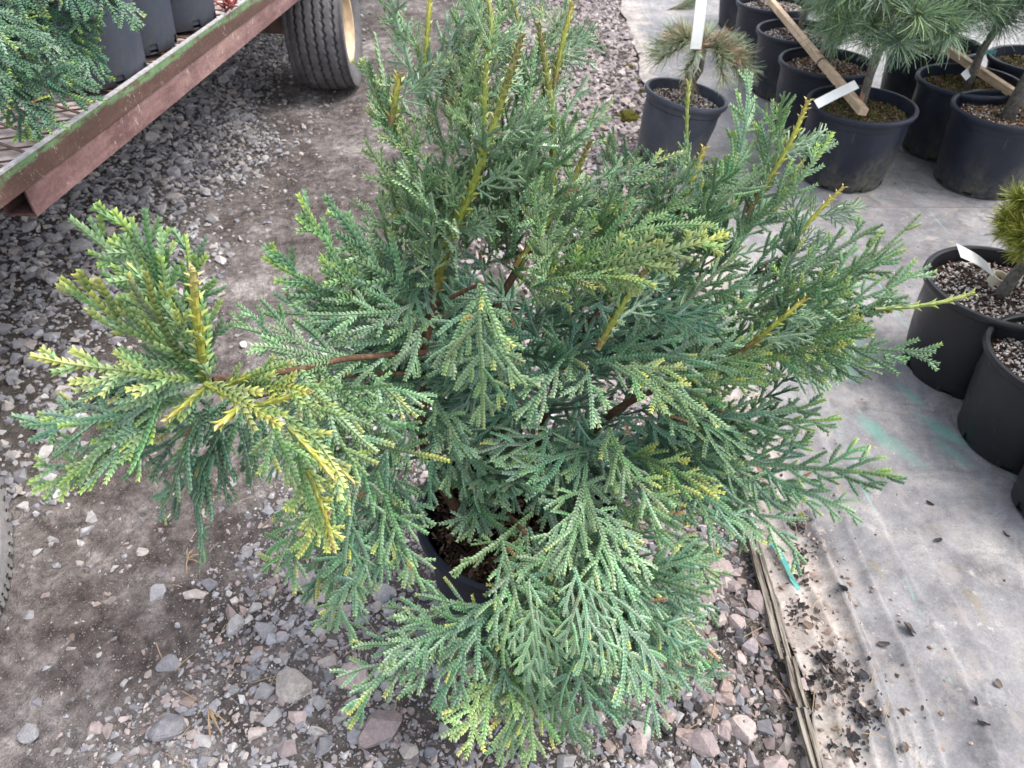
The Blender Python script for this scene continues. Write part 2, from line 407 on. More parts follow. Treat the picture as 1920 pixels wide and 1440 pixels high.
# ------------------------------------------------------------------ weed fabric (two overlapping sheets)
def fabric_h(x, y):
    e = x - edge_np(y)
    h = .016 + (fbm(x*2.2+9, y*2.2, 3)-.47)*.012
    for c, a, w, ph in ((.035, .012, .010, 0), (.085, .016, .010, 1.0), (.155, .020, .013, 2.2), (.225, .016, .012, 3.4), (.30, .010, .014, .4), (.36, .006, .02, 5.)):
        cc = c + .012*np.sin(y*2.6+ph)
        fade = np.clip((2.3-y)/1.0, .25, 1)*np.clip(.35+fbm(y*1.7+ph*3, y*0+ph, 2), 0, 1)
        q = (e-cc)/w; q = np.where(q > 0, q*2.6, q*.8); h = h + a*.85*fade*np.exp(-q*q)
    h = h + .010*np.exp(-((e-.31-.05*np.sin(y))/.05)**2)*np.clip((1.5-y), 0, 1)
    h = h + (fbm(x*16, y*5, 3)-.45)*.012*np.clip(1-e/.45, 0, 1) + (fbm(x*9+2, y*3.2+6, 3)-.45)*.006 + .0025*np.clip(fbm(x*5+y*1.5, y*2.2, 2)-.42, 0, 1)*np.sin(x*38+2.5*np.sin(y*2.1))
    fq = e-.135-.006*np.sin(y*7.5)                       # a crease lying over to one side
    h = h + .014*np.clip((1.12-y)/.25, 0, 1)*np.where(fq < 0, np.clip(1+fq/.042, 0, 1)**2, np.clip(1-fq/.007, 0, 1))
    near = np.clip(1-e/.03, 0, 1); h = h*(1-.55*near)
    return h
def fabric(name, y0, y1, dz, out_y):
    es = list(np.arange(0, .42, .005)) + list(np.arange(.42, .5, .01)) + list(np.arange(.5, 3.2, .05)) + [4, 6, 10, 20]
    ys = list(np.arange(y0, y1, .016 if y0 < 1 else .04)) + [y1] + out_y
    E, YY = np.meshgrid(np.array(es), np.array(ys))
    jag = (fbm(YY*14, YY*0+3, 4)-.47)*.03
    XX = edge_np(YY) + E + jag*np.clip(1-E/.06, 0, 1)
    ZZ = fabric_h(XX, YY) + dz
    n1, n0 = XX.shape; ii = np.arange(n1*n0).reshape(n1, n0)
    Fq = np.stack([ii[:-1, :-1], ii[:-1, 1:], ii[1:, 1:], ii[1:, :-1]], -1).reshape(-1, 4)
    o = link(name, mesh(name, np.stack([XX, YY, ZZ], -1).reshape(-1, 3), Fq, smooth=True), M_FABRIC)
    so = o.modifiers.new('thickness', 'SOLIDIFY'); so.thickness = .002; so.offset = -1
    return tag(o, kind='structure')
fab_far = fabric('weed_fabric', 2.52, 6.6, 0.0, [8, 11, 16, 25])
fab_near = fabric('weed_fabric', -.3, 2.63, .006, [])
# red selvedge thread along the overlap
a = Acc()
a.tube([(x, 2.625, float(fabric_h(np.array(x), np.array(2.625)))+.0055) for x in np.arange(.74, 3.4, .05)], .0019, 5)
link('selvedge_thread', a.me('selvedge_thread'), m_plain('red_thread', (.24, .165, .15), .8, .2), fab_near)

# ------------------------------------------------------------------ stones
def rock_template(rs, sub):
    """angular crushed rock: hull of scattered points"""
    n = 11 if sub == 1 else 19
    P = rs.normal(size=(n, 3)); P /= np.linalg.norm(P, axis=1)[:, None]; P *= rs.uniform(.78, 1.08, n)[:, None]
    P *= np.array([1, rs.uniform(.62, .95), rs.uniform(.42, .68)])
    bm = bmesh.new()
    for p in P: bm.verts.new(p)
    bmesh.ops.convex_hull(bm, input=bm.verts); bmesh.ops.triangulate(bm, faces=bm.faces)
    bmesh.ops.delete(bm, geom=[v for v in bm.verts if not v.link_faces], context='VERTS')
    if sub > 1:
        bmesh.ops.subdivide_edges(bm, edges=bm.edges[:], cuts=2, use_grid_fill=True); bmesh.ops.smooth_vert(bm, verts=bm.verts[:], factor=.22, use_axis_x=True, use_axis_y=True, use_axis_z=True)
        for v in bm.verts: v.co *= 1 + rs.normal(0, .022)
        bmesh.ops.triangulate(bm, faces=bm.faces[:])
    bm.verts.index_update(); V = np.array([v.co[:] for v in bm.verts]); Fr = np.array([[v.index for v in f.verts] for f in bm.faces]); bm.free()
    return V, Fr
rsR = np.random.RandomState(11)
SMALL = [rock_template(rsR, 1) for _ in range(20)]
def rot_rand(rs, n, tilt=.5):
    """n random rotation matrices: spin about z, small tilt"""
    a = rs.uniform(0, 2*PI, n); b = rs.normal(0, tilt, n); c = rs.normal(0, tilt, n)
    ca, sa, cb, sb, cc, sc_ = np.cos(a), np.sin(a), np.cos(b), np.sin(b), np.cos(c), np.sin(c)
    Rz = np.zeros((n, 3, 3)); Rz[:, 0, 0] = ca; Rz[:, 0, 1] = -sa; Rz[:, 1, 0] = sa; Rz[:, 1, 1] = ca; Rz[:, 2, 2] = 1
    Rx = np.zeros((n, 3, 3)); Rx[:, 0, 0] = 1; Rx[:, 1, 1] = cb; Rx[:, 1, 2] = -sb; Rx[:, 2, 1] = sb; Rx[:, 2, 2] = cb
    Ry = np.zeros((n, 3, 3)); Ry[:, 1, 1] = 1; Ry[:, 0, 0] = cc; Ry[:, 0, 2] = sc_; Ry[:, 2, 0] = -sc_; Ry[:, 2, 2] = cc
    return Rz @ Rx @ Ry
GREY = 1.35*np.array([[.20, .195, .20], [.25, .24, .24], [.165, .16, .17], [.30, .285, .275], [.22, .215, .225], [.28, .25, .23], [.19, .19, .205]])
PURP = 1.08*np.array([[.29, .235, .225], [.34, .275, .26], [.24, .195, .19], [.38, .32, .295], [.27, .235, .24], [.31, .24, .21]])
def scatter(name, rs, xs, ys, size, pal, sink=.25, zfun=None, parent=None, label=None, cat=None, mat=None, tmpl=None):
    tm = tmpl or SMALL
    n = len(xs); which = rs.randint(0, len(tm), n); Vs = []; Fs = []; Cs = []; base = 0
    zs = (zfun or ground_h)(xs, ys)
    for w in range(len(tm)):
        s = np.where(which == w)[0]
        if len(s) == 0: continue
        T, Fr = tm[w]; Rm = rot_rand(rs, len(s), .28)
        P = np.einsum('nij,vj->nvi', Rm, T)*(size[s]/2)[:, None, None]
        P[:, :, 0] += xs[s][:, None]; P[:, :, 1] += ys[s][:, None]; P[:, :, 2] += (zs[s] + size[s]*sink*.5)[:, None]
        c = pal[rs.randint(0, len(pal), len(s))]*rs.uniform(.75, 1.25, len(s))[:, None]
        Vs.append(P.reshape(-1, 3)); Cs.append(np.repeat(c, len(T), 0))
        Fs.append((Fr[None] + (np.arange(len(s))*len(T))[:, None, None] + base).reshape(-1, 3)); base += len(s)*len(T)
    me = mesh(name, np.concatenate(Vs), np.concatenate(Fs), np.concatenate(Cs))
    o = link(name, me, mat or M_STONE, parent)
    return tag(o, label, cat, kind='stuff')
def zone(rs, n, xr, yr, dens=None):
    x = rs.uniform(*xr, n); y = rs.uniform(*yr, n)
    if dens is not None:
        k = rs.rand(n) < dens(x, y); x, y = x[k], y[k]
    return x, y
def smooth(a, b, t): u = np.clip((t-a)/(b-a), 0, 1); return u*u*(3-2*u)
rs = np.random.RandomState(5)
# the wagon's side: coarse grey crushed rock
def d_left(x, y):
    xx = x + (fbm(x*1.8, y*1.8+2, 3)-.47)*.9
    return smooth(-1.15, -1.5, xx)*smooth(0.95, 1.25, y+(x+1.5)*-.2) + .07
xs, ys = zone(rs, 36000, (-2.9, -.95), (.95, 6.2), d_left)
scatter('gravel', rs, xs, ys, np.clip(rs.lognormal(math.log(.0235), .45, len(xs)), .008, .062), GREY*.98, .15, label='grey crushed gravel lying thick under and beside the rusty wagon', cat='gravel')
# embedded stones of the wheel track
def d_mid(x, y): return .25 + .5*smooth(.45, .6, fbm(x*2.1+7, y*2.1, 3)) + .5*smooth(2.2, 3.2, y)
xs, ys = zone(rs, 30000, (-1.6, -.1), (.4, 6.2), lambda x, y: d_mid(x, y)*(.45+.75*smooth(2.6, .9, y)))
scatter('gravel', rs, xs, ys, np.clip(rs.lognormal(math.log(.0090), .65, len(xs)), .0035, .042), np.concatenate([GREY*.9, GREY*.7, PURP*.9, PURP*.7]), -.22, label='small flat stones pressed into the brown dirt wheel track', cat='gravel')
# gravel in the foreground between track and fabric
def d_near(x, y):
    xx = x + (fbm(x*2.5+1, y*2.5+8, 3)-.47)*.55
    return smooth(-.82, -.48, xx)*smooth(.62, .2, x-.12*(y-.5)) + .03
xs, ys = zone(rs, 38000, (-.95, .5), (.45, 1.9), d_near)
scatter('gravel', rs, xs, ys, np.clip(rs.lognormal(math.log(.0080), .68, len(xs)), .0035, .05), np.concatenate([GREY*1.12, GREY*.85, PURP*.95]), .0, label='fine grey gravel covering the ground in front of the potted conifer', cat='gravel')
# purple crushed rock of the far strip and along the fabric edge
def d_strip(x, y): return smooth(-.35, .15, x + (fbm(x*2, y*2+4, 3)-.47)*.6)*smooth(.03, -.05, x-edge_np(y))
xs, ys = zone(rs, 17000, (-.6, .86), (1.5, 6.4), d_strip)
scatter('gravel', rs, xs, ys, np.clip(rs.lognormal(math.log(.030), .38, len(xs)), .012, .065), (PURP*.75+PURP.mean(1, keepdims=True)*.25)*1.0, .22, label='pinkish crushed rock strip running along the edge of the weed fabric', cat='gravel')
def d_edge(x, y): return smooth(.08, .36, x)*smooth(.015, -.04, x-edge_np(y))*.9
xs, ys = zone(rs, 5200, (.05, .62), (.45, 1.6), d_edge)
scatter('gravel', rs, xs, ys, np.clip(rs.lognormal(math.log(.0145), .62, len(xs)), .004, .05), np.concatenate([PURP*.9, PURP*.7, GREY*.55]), .05, label='pinkish rubble and soil between the conifer pot and wood lath', cat='gravel')
# larger stones, one by one
BIG = [rock_template(rsR, 2) for _ in range(12)]
BIGM = []
for i, (T, Fr) in enumerate(BIG):
    for pal, nm in ((GREY, 'g'), (PURP, 'p')):
        for c in pal[[0, 1, 3]] if i % 2 else pal[[2, 4, 5]]:
            me = mesh('stone', T, Fr, np.repeat(c[None]*1.05, len(T), 0)); me.materials.append(M_ROCK); BIGM.append((nm, me))
GM = [m for k, m in BIGM if k == 'g']; PM = [m for k, m in BIGM if k == 'p']
def stone(x, y, s, pool, z=None, sink=.1, name='stone', parent=None, squash=1.0, rz=None):
    o = link(name, pool[rs.randint(len(pool))], None, parent)
    z = float(ground_h(np.array(x), np.array(y))) if z is None else z
    o.location = (x, y, z + s*sink*.5); o.rotation_euler = (rs.normal(0, .25), rs.normal(0, .25), rs.uniform(0, 6.28) if rz is None else rz)
    o.scale = (s/2, s/2, s/2*squash); return o
for n, xr, yr, dens, pool, (lo, hi), sink in (
        (95, (-2.3, -1.25), (1.5, 4.5), d_left, GM, (.05, .10), .2),
        (60, (-.7, .25), (.55, 1.3), d_near, GM, (.022, .042), -.1),
        (60, (-.3, .72), (2.0, 5.2), d_strip, PM, (.05, .085), .2),
        (24, (.15, .55), (.5, 1.1), d_edge, PM, (.03, .055), .1),
        (45, (-1.2, -.5), (.6, 3.2), None, GM+PM, (.03, .06), -.42)):
    k = 0
    while k < n:
        x, y = rs.uniform(*xr), rs.uniform(*yr)
        if dens is not None and rs.rand() > dens(np.array([x]), np.array([y]))[0]: continue
        stone(x, y, rs.uniform(lo, hi), pool, None, sink, 'stone', ground); k += 1
# loose rocks that stand out
for px, py, s, pool, lab in (
        (545, 1283, .095, GM, 'largest grey rock on the gravel left of the lowest fronds'),
        (712, 1362, .105, PM, 'broad pinkish grey rock beside the lowest front frond tips'),
        (660, 1265, .085, PM, 'purplish rock half hidden by the lower left fronds'),
        (438, 1166, .060, GM, 'left of two neighbouring grey rocks above the largest grey rock'),
        (496, 1180, .055, GM, 'right of two neighbouring grey rocks above the largest grey rock'),
        (290, 1107, .056, GM, 'left of two grey rocks at the edge of the dirt track'),
        (360, 1110, .055, GM, 'right of two grey rocks at the edge of the dirt track'),
        (560, 1085, .095, PM, 'pinkish rock under the drooping left fronds'),
        (718, 1103, .06, GM, 'grey rock by the foot of the conifer pot'),
        (310, 1362, .085, GM, 'grey rock low in the gravel beside the dry grass stalks'),
        (315, 1240, .055, GM, 'small grey rock above the bundle of dry grass stalks'),
        (1425, 1130, .075, PM, 'pink grey rock leaning on the weathered wood lath'),
        (1352, 1062, .075, PM, 'pinkish rock highest in the rubble by the fronds'),
        (1320, 1385, .08, PM, 'large pink rock in dark soil at the bottom edge'),
        (1400, 1360, .07, PM, 'pink rock nearest the lower end of the lath'),
        (1455, 1432, .07, PM, 'pink rock cut by the bottom edge of the view'),
        (1385, 1165, .05, PM, 'small pinkish rock just below the highest rock of the rubble'),
        (1410, 1210, .05, PM, 'pinkish rock midway along the wood lath'),
        (985, 12, .13, GM, 'big grey boulder far behind the leader shoots'),
        (45, 1370, .055, GM[3:6], 'grey rock alone on dirt at the lower left corner')):
    p = atz(px, py, .015)
    o = stone(p.x, p.y, s, pool, None, .12, 'rock'); tag(o, lab, 'rock', 'loose rocks on the ground')

# ------------------------------------------------------------------ pots
def pot_mesh(name, rt, rb, h, notches=8):
    a = Acc(); n = 64; w = .004
    prof = [(rb-.012, .004), (rb-.004, 0.0), (rb, .006), (rb+.001, .028), (rb+(rt-rb)*.30, h*.30), (rb+(rt-rb)*.62, h*.62), (rt-.012, h-.052), (rt-.009, h-.050), (rt-.006, h-.024),
            (rt+.004, h-.022), (rt+.008, h-.016), (rt+.008, h-.005), (rt+.005, h), (rt-.004, h+.001), (rt-.008, h-.003), (rt-.010, h-.03), (rb-w, .012), (0.0, .012)]
    step = n//notches
    a.lathe(prof, n, skip=lambda i, k: i in (1, 2) and k % step in (0, 1))
    a.lathe([(rb-.012, .004), (0.0, .004)], n)
    return a.me(name, auto=R(38))
def bits_mesh(name, rs, r, n, kinds):
    """loose pieces of bark and perlite over a soil disc"""
    a = rs.uniform(0, 2*PI, n); d = r*np.sqrt(rs.rand(n))*.97
    Vs, Fs, Cs = [], [], []; base = 0
    for i in range(n):
        kd = kinds[rs.randint(len(kinds))]; T, Fr = SMALL[rs.randint(len(SMALL))]
        s = rs.uniform(*kd[1]); Rm = rot_rand(rs, 1, .6)[0]
        P = (T*np.array(kd[2])) @ Rm.T * s/2 + np.array([d[i]*math.cos(a[i]), d[i]*math.sin(a[i]), .002+s*.12])
        Vs.append(P); Fs.append(Fr+base); base += len(T); Cs.append(np.repeat((np.array(kd[0])*rs.uniform(.75, 1.2))[None], len(T), 0))
    return mesh(name, np.concatenate(Vs), np.concatenate(Fs), np.concatenate(Cs))
PERL = ((.72, .69, .63), (.007, .015), (1, .9, .9)); PUMICE = ((.5, .42, .37), (.008, .018), (1, .9, .9)); BARKB = ((.17, .115, .09), (.010, .028), (1.4, .5, .35))
TAN = ((.33, .20, .10), (.008, .02), (1.2, .6, .5)); DARK = ((.05, .032, .022), (.008, .022), (1.2, .7, .6)); ORB = ((.24, .13, .06), (.005, .011), (1, .8, .8))
GRN = ((.10, .115, .03), (.008, .02), (1.2, .9, .5))
def soil_mesh(name, r, seed):
    rs_ = np.random.RandomState(seed); n = 40; V = [(0, 0, .008)]; Fq = []
    for j, t in enumerate((.25, .5, .75, .92, 1.0)):
        for k in range(n):
            V.append((r*t*math.cos(2*PI*k/n), r*t*math.sin(2*PI*k/n), rs_.normal(0, .003)*(t < 1) + (.006*(1-t)) - (.004 if t == 1 else 0)))
    for k in range(n): Fq.append((0, 1+k, 1+(k+1) % n))
    for j in range(4):
        for k in range(n): Fq.append((1+j*n+k, 1+(j+1)*n+k, 1+(j+1)*n+(k+1) % n, 1+j*n+(k+1) % n))
    return mesh(name, V, Fq, smooth=True)
rb_ = np.random.RandomState(21)
POT_S = pot_mesh('pot', .205, .170, .31)
BITS = {'perlite': bits_mesh('potting_mix', rb_, .185, 1500, [PERL, PERL, PERL, BARKB, PUMICE, PUMICE, DARK]),
        'pale': bits_mesh('potting_mix', rb_, .185, 1300, [PUMICE, TAN, TAN, BARKB, PERL, ORB]),
        'moss': bits_mesh('potting_mix', rb_, .185, 1100, [GRN, GRN, TAN, DARK, BARKB])}
for m in BITS.values(): m.materials.append(M_BITS)
SOIL_S = soil_mesh('soil', .196, 3); SOIL_M = soil_mesh('soil', .196, 4)
SOIL_S.materials.append(M_SOIL); SOIL_M.materials.append(M_MOSSY)
def fill_pot(root, mix, pm, top=.31, s=1.0, me=None):
    p = link('pot', me or POT_S, None, root)
    if len(p.data.materials) == 0: p.data.materials.append(pm)
    elif p.data.materials[0] != pm:
        p.material_slots[0].link = 'OBJECT'; p.material_slots[0].material = pm
    so = link('soil', SOIL_M if mix == 'moss' else SOIL_S, None, root, (0, 0, top-.045), scale=(s, s, 1))
    b = link('potting_mix', BITS[mix], None, root, (0, 0, top-.043), scale=(s, s, 1)); b['kind'] = 'stuff'
    return p

# ------------------------------------------------------------------ pines
def needle_tuft(name, rs, n, ln, w, stem, cols, curl=.9, spread=(.35, 1.25), segs=4):
    V, Fq, C = [], [], []
    for i in range(n):
        s = rs.uniform(0, 1)**.8*stem; az = rs.uniform(0, 2*PI); el = rs.uniform(*spread)
        d = Vector((math.cos(az)*math.sin(el), math.sin(az)*math.sin(el), math.cos(el))); L = ln*rs.uniform(.7, 1.15)
        side = d.cross(Vector((rs.normal(), rs.normal(), rs.normal()))).normalized()
        cv = Vector((rs.normal(0, .35), rs.normal(0, .35), -curl*rs.uniform(.3, 1.2))); p = Vector((0, 0, s)); b = len(V)
        c = np.array(cols[rs.randint(len(cols))])*rs.uniform(.75, 1.25)
        for j in range(segs+1):
            t = j/segs; ww = w*(1-.55*t)/2
            V += [p+side*ww, p-side*ww]; C += [c*(.75+.45*t)]*2
            p = p + d*(L/segs); d = (d + cv*(1.0/segs)*.8).normalized()
        for j in range(segs): Fq.append((b+2*j, b+2*j+1, b+2*j+3, b+2*j+2))
    # twig
    b = len(V); k = 5
    for z, r in ((-.03, .0035), (stem, .002)):
        for q in range(k): V.append((r*math.cos(q*2*PI/k), r*math.sin(q*2*PI/k), z)); C.append(np.array((.12, .09, .05)))
    for q in range(k): Fq.append((b+q, b+(q+1) % k, b+k+(q+1) % k, b+k+q))
    return mesh(name, V, Fq, np.array(C))
rn = np.random.RandomState(31)
BLUE = [(.155, .245, .165), (.135, .215, .145), (.215, .31, .20), (.26, .345, .23), (.13, .205, .105)]
GREENY = BLUE + [(.26, .38, .13), (.22, .34, .12), (.28, .39, .17)]
T_BLUE = [needle_tuft('needle_tuft', rn, 115, .108, .0026, .06, BLUE, .95) for _ in range(4)]
T_GREEN = [needle_tuft('needle_tuft', rn, 115, .108, .0026, .06, GREENY, .95) for _ in range(3)]
T_BROWN = [needle_tuft('needle_tuft', rn, 110, .060, .0024, .08, [(.36, .20, .13), (.42, .28, .17), (.32, .27, .15), (.28, .28, .15)], .25, (.4, 1.1), 3) for _ in range(3)]
T_PALE = [needle_tuft('needle_tuft', rn, 110, .066, .0024, .085, [(.25, .32, .19), (.20, .28, .17), (.33, .36, .23), (.28, .26, .15)], .25, (.3, .95), 3) for _ in range(3)]
T_YEL = [needle_tuft('needle_tuft', rn, 80, .045, .0022, .03, [(.24, .27, .04), (.32, .33, .06), (.14, .19, .03), (.36, .33, .08)], .2, (.2, 1.25), 3) for _ in range(4)]
for T in T_BLUE+T_GREEN+T_BROWN+T_PALE+T_YEL: T.materials.append(M_NEEDLE)
def tuft(root, me, p, d, s=1.0):
    o = link('needle_tuft', me, None, root); o.location = p
    q = Vector(d).normalized().to_track_quat('Z', 'Y').to_euler(); q.rotate_axis('Z', rn.uniform(0, 6.28))
    o.rotation_euler = q; o.scale = (s,)*3; return o
def pine(loc, label, mix, pm, crown, tufts, n, group='potted pines standing on the weed fabric', trunk_lean=(0, 0), rot=(0, 0, 0), low=.0, tr=.016):
    """crown: (dx, dy, z, rx, ry, rz) relative to the pot"""
    root = empty('potted_pine', loc, label, 'potted pine', group, rot)
    fill_pot(root, mix, pm)
    cx, cy, cz, rx, ry, rz = crown
    a = Acc(); pts = [(trunk_lean[0]*0, 0, .24), (trunk_lean[0]*.4, trunk_lean[1]*.4, .24+(cz-.24)*.4), (cx, cy, cz), (cx, cy, cz+rz*.6)]
    a.tube(pts, [tr*1.15, tr, tr*.7, tr*.3], 8)
    link('trunk', a.me('trunk', smooth=True), M_PBARK, root)
    for i in range(n):
        u = Vector(rn.normal(size=3)).normalized()
        if u.z < -.55: u.z *= .4; u.normalize()
        f = rn.uniform(.35, 1.0)**.6
        p = Vector((cx+u.x*rx*f, cy+u.y*ry*f, cz+u.z*rz*f))
        d = Vector((u.x, u.y, u.z*.5+.25)) + Vector(rn.normal(0, .3, 3))
        tuft(root, tufts[rn.randint(len(tufts))], p, d, rn.uniform(.85, 1.2))
        if i % 5 == 0:
            b = Acc(); m0 = Vector((cx, cy, cz-rz*.3)); b.tube([m0, m0.lerp(p, .5)+Vector((0, 0, -.01)), p], [tr*.45, tr*.3, .003], 6)
            link('branch', b.me('branch', smooth=True), M_PBARK, root)
    return root
def pot_at(px, py, top=.31): p = atz(px, py, top); return Vector((p.x, p.y, float(fabric_h(np.array(p.x), np.array(p.y)))+.004))
pine(pot_at(1614, 202), 'blue green pine with a long wood bar end and white tag on its pot rim', 'moss', M_POT, (.03, .02, .69, .26, .19, .21), T_GREEN+T_GREEN+T_BLUE, 100, trunk_lean=(0, .02))
pine(pot_at(1549, 122), 'blue green pine with tan bark mix, second pot behind the bar end', 'pale', M_POT, (.08, .02, .67, .22, .2, .24), T_BLUE+T_GREEN, 80)
pine(pot_at(1498, 64), 'pine in black pot third back along the left row of pines', 'perlite', M_POT, (.17, .05, .68, .17, .2, .2), T_BLUE, 44)
pine(pot_at(1452, 10), 'pine in black pot fourth back along the left row of pines', 'perlite', M_POT, (.22, .05, .8, .18, .2, .2), T_BLUE, 10)
pine(pot_at(1414, -44), 'pine in black pot farthest back along the left row of pines', 'perlite', M_POT, (.2, .1, .9, .18, .2, .2), T_BLUE, 8)
pine(pot_at(1752, 88), 'pine in dark shaded pot between the two mossy pots', 'moss', M_POT, (.0, .05, .70, .23, .2, .22), T_BLUE, 66)
pine(pot_at(1815, 158), 'blue pine in a black pot with a mud stained lower wall', 'moss', M_POT, (.08, .02, .70, .23, .19, .21), T_BLUE, 86)
pine(pot_at(1890, 212), 'blue pine with thick bare grey trunk in pot at right edge', 'pale', M_POT, (.15, .10, .80, .22, .2, .22), T_BLUE, 60, trunk_lean=(.09, .05), tr=.026)
pine(pot_at(1945, 118), 'pine in black pot at the far right behind the bare trunked pine', 'moss', M_POT, (-.02, .1, .74, .24, .2, .22), T_BLUE, 60)
pine(pot_at(1884, 534), 'dwarf pine with golden green needle ball on a bare stem', 'perlite', M_POT_NEW, (.085, .03, .475, .12, .11, .10), T_YEL, 130, trunk_lean=(.06, .03), tr=.018).scale = (.95, .95, .95)
pine(pot_at(2016, 664), 'dwarf golden pine in front right black pot with pale mix', 'perlite', M_POT_NEW, (.06, .02, .52, .12, .12, .10), T_YEL, 60).scale = (.89, .89, .89)
tp = empty('nursery_pot', (1.305, 1.10, .026), 'small black pot just entering the right edge of the view', 'plant pot')
fill_pot(tp, 'perlite', M_POT_NEW, .19, .54, pot_mesh('pot', .112, .094, .19))
# leaning weathered pot with a drooping grafted pine
p = atz(1284, 180, .30)
POT_L = pot_mesh('pot', .172, .138, .285)
lp = empty('potted_pine', (p.x-.035, p.y+.02, .024), 'leaning weathered grey pot with a small drooping browned pine', 'potted pine', 'potted pines standing on the weed fabric', (R(3), R(9), R(20)))
fill_pot(lp, 'perlite', M_POT_OLD, .285, .84, POT_L)
a = Acc(); a.tube([(0, 0, .23), (.005, 0, .31), (.03, 0, .38), (.02, 0, .46)], [.017, .014, .012, .008], 8)
a.tube([(.0, 0, .30), (-.03, .01, .38), (-.015, 0, .44)], [.010, .011, .006], 8)
link('trunk', a.me('trunk', smooth=True), M_PBARK, lp)
for k in range(11):
    az = 2*PI*k/11 + rn.uniform(-.2, .2); r = rn.uniform(.10, .15)
    d = Vector((math.cos(az), math.sin(az), 0)); c0 = Vector((.01, 0, .47))
    b = Acc(); b.tube([c0, c0+d*r*.55+Vector((0, 0, .03)), c0+d*r+Vector((0, 0, -.015))], [.006, .005, .003], 6); link('branch', b.me('branch', smooth=True), M_PBARK, lp)
    tuft(lp, T_BROWN[k % 3] if k % 2 else T_PALE[k % 3], c0+d*r*.25+Vector((0, 0, .015)), d+Vector((0, 0, .25)), 1.0)
    tuft(lp, T_BROWN[(k+1) % 3] if k % 4 == 1 else T_PALE[k % 3], c0+d*r*.6+Vector((0, 0, .025)), d+Vector((0, 0, -.1)), 1.0)
    tuft(lp, T_PALE[k % 3], c0+d*r*.95+Vector((0, 0, -.0)), d+Vector((0, 0, -.55)), 1.05)
for k in range(2):
    tuft(lp, T_BROWN[k], (0, 0, .375-.02*k), (.1*k-.1, -.12, -1), .85)
tuft(lp, T_PALE[0], (0, -.01, .33), (0, -.1, -1), .8)
for o in lp.children:
    if o.name.startswith('needle_tuft'): o.scale = [v*1.04 for v in o.scale]
# a cut pine sprig lying behind it
sp_ = empty('pine_sprig', atz(1275, 14, .03), 'green pine sprig lying on fabric behind the leaning pot', 'sprig', None, (0, R(80), 0))
for k in range(4): tuft(sp_, T_PALE[k % 3], (0, .02*k, .03*k-.06), (0, .2, 1), 1.3)

# plant labels
def label_strip(p0, p1, wdt, lab, normal=(0, -.7, .7)):
    p0, p1 = Vector(p0), Vector(p1); d = (p1-p0).normalized(); n_ = Vector(normal); n_ = (n_-d*n_.dot(d)).normalized(); s = d.cross(n_)
    V = []; Fq = []; m = 9; L = (p1-p0).length
    for i in range(m):
        t = i/(m-1); q = p0.lerp(p1, t) + n_*math.sin(t*PI)*L*.025
        for ss in (-1, 1): V += [q+s*ss*wdt/2, q+s*ss*wdt/2+n_*.0015]
    for i in range(m-1):
        b = 4*i; c = b+4; Fq += [(b+1, b+3, c+3, c+1), (b, c, c+2, b+2), (b, b+1, c+1, c), (b+2, c+2, c+3, b+3)]
    Fq += [(0, 2, 3, 1), (4*m-4, 4*m-3, 4*m-1, 4*m-2)]
    o = link('plant_label', mesh('plant_label', V, Fq), M_TAG); o.data.name = 'plant_label'
    return tag(o, lab, 'plant label', 'white plastic plant labels')
pl = atz(1614, 202, .31); Yb = pl.y
label_strip(at(1530, 196, Yb-.17), at(1606, 158, Yb-.07), .036, 'white plastic label lying across the wood bar on the pine pot')
label_strip(at(1304, 92, lp.location.y-.17), at(1316, -8, lp.location.y-.12), .042, 'tall white label hanging over the drooping browned pine', (0, -1, .3))
label_strip(at(1797, 470, 1.62), at(1858, 508, 1.70), .040, 'pale green white label on the perlite of the golden dwarf pine', (0, -.5, .9))
label_strip(at(1806, 145, 3.16), at(1822, 130, 3.2), .036, 'short white label at the trunk in the mud stained pot', (0, -.8, .6))
label_strip(at(1880, 212, 2.9), at(1912, 206, 2.93), .036, 'crumpled white tag round the base of the bare grey trunk', (0, -.8, .6))
# label loop on the golden pine stem
a = Acc()
q = at(1872, 524, 1.70)
a.lathe([(.020, -.014), (.024, -.014), (.024, .014), (.020, .014)], 20, True)
o = link('label_loop', a.me('label_loop', auto=R(40)), m_plain('cream_plastic', (.66, .58, .42), .45, .4, 20, .1)); o.location = q; o.rotation_euler = (R(12), R(10), 0)
tag(o, 'cream plastic loop closed round the stem of the golden dwarf pine', 'label loop')

# wooden bars and ties
def bar(p0, p1, w, h, name, lab, mat, grp=None, roll=0):
    p0, p1 = Vector(p0), Vector(p1); L = (p1-p0).length
    bm = bmesh.new(); bmesh.ops.create_cube(bm, size=1); bmesh.ops.scale(bm, vec=(w, h, L), verts=bm.verts)
    bmesh.ops.bevel(bm, geom=bm.edges[:], offset=.002, segments=1, affect='EDGES')
    me = bpy.data.meshes.new(name); bm.to_mesh(me); bm.free()
    o = link(name, me, mat); o.location = (p0+p1)/2; e = (p1-p0).to_track_quat('Z', 'Y').to_euler(); e.rotate_axis('Z', roll); o.rotation_euler = e
    return tag(o, lab, 'wooden bar', grp)
BG = 'wooden bars lying across rows of pine pots'
e0 = atz(1619, 210, .335); e1 = atz(1425, -22, .345)
bar(e0, e1, .034, .030, 'wooden_bar', 'long pale wood bar across the left row of pine pots', M_WOOD, BG, .15)
f0 = atz(1945, 205, .335); f1 = atz(1775, 92, .345)
bar(f0, f1, .034, .030, 'wooden_bar', 'wood bar across the mud stained pot at the right', M_WOOD, BG, .1)
bar(at(1612, 196, 2.9), at(1642, 92, 2.98), .018, .018, 'wooden_stake', 'short reddish stake upright in the pot with the bar end', M_REDWOOD, 'short reddish upright stakes')
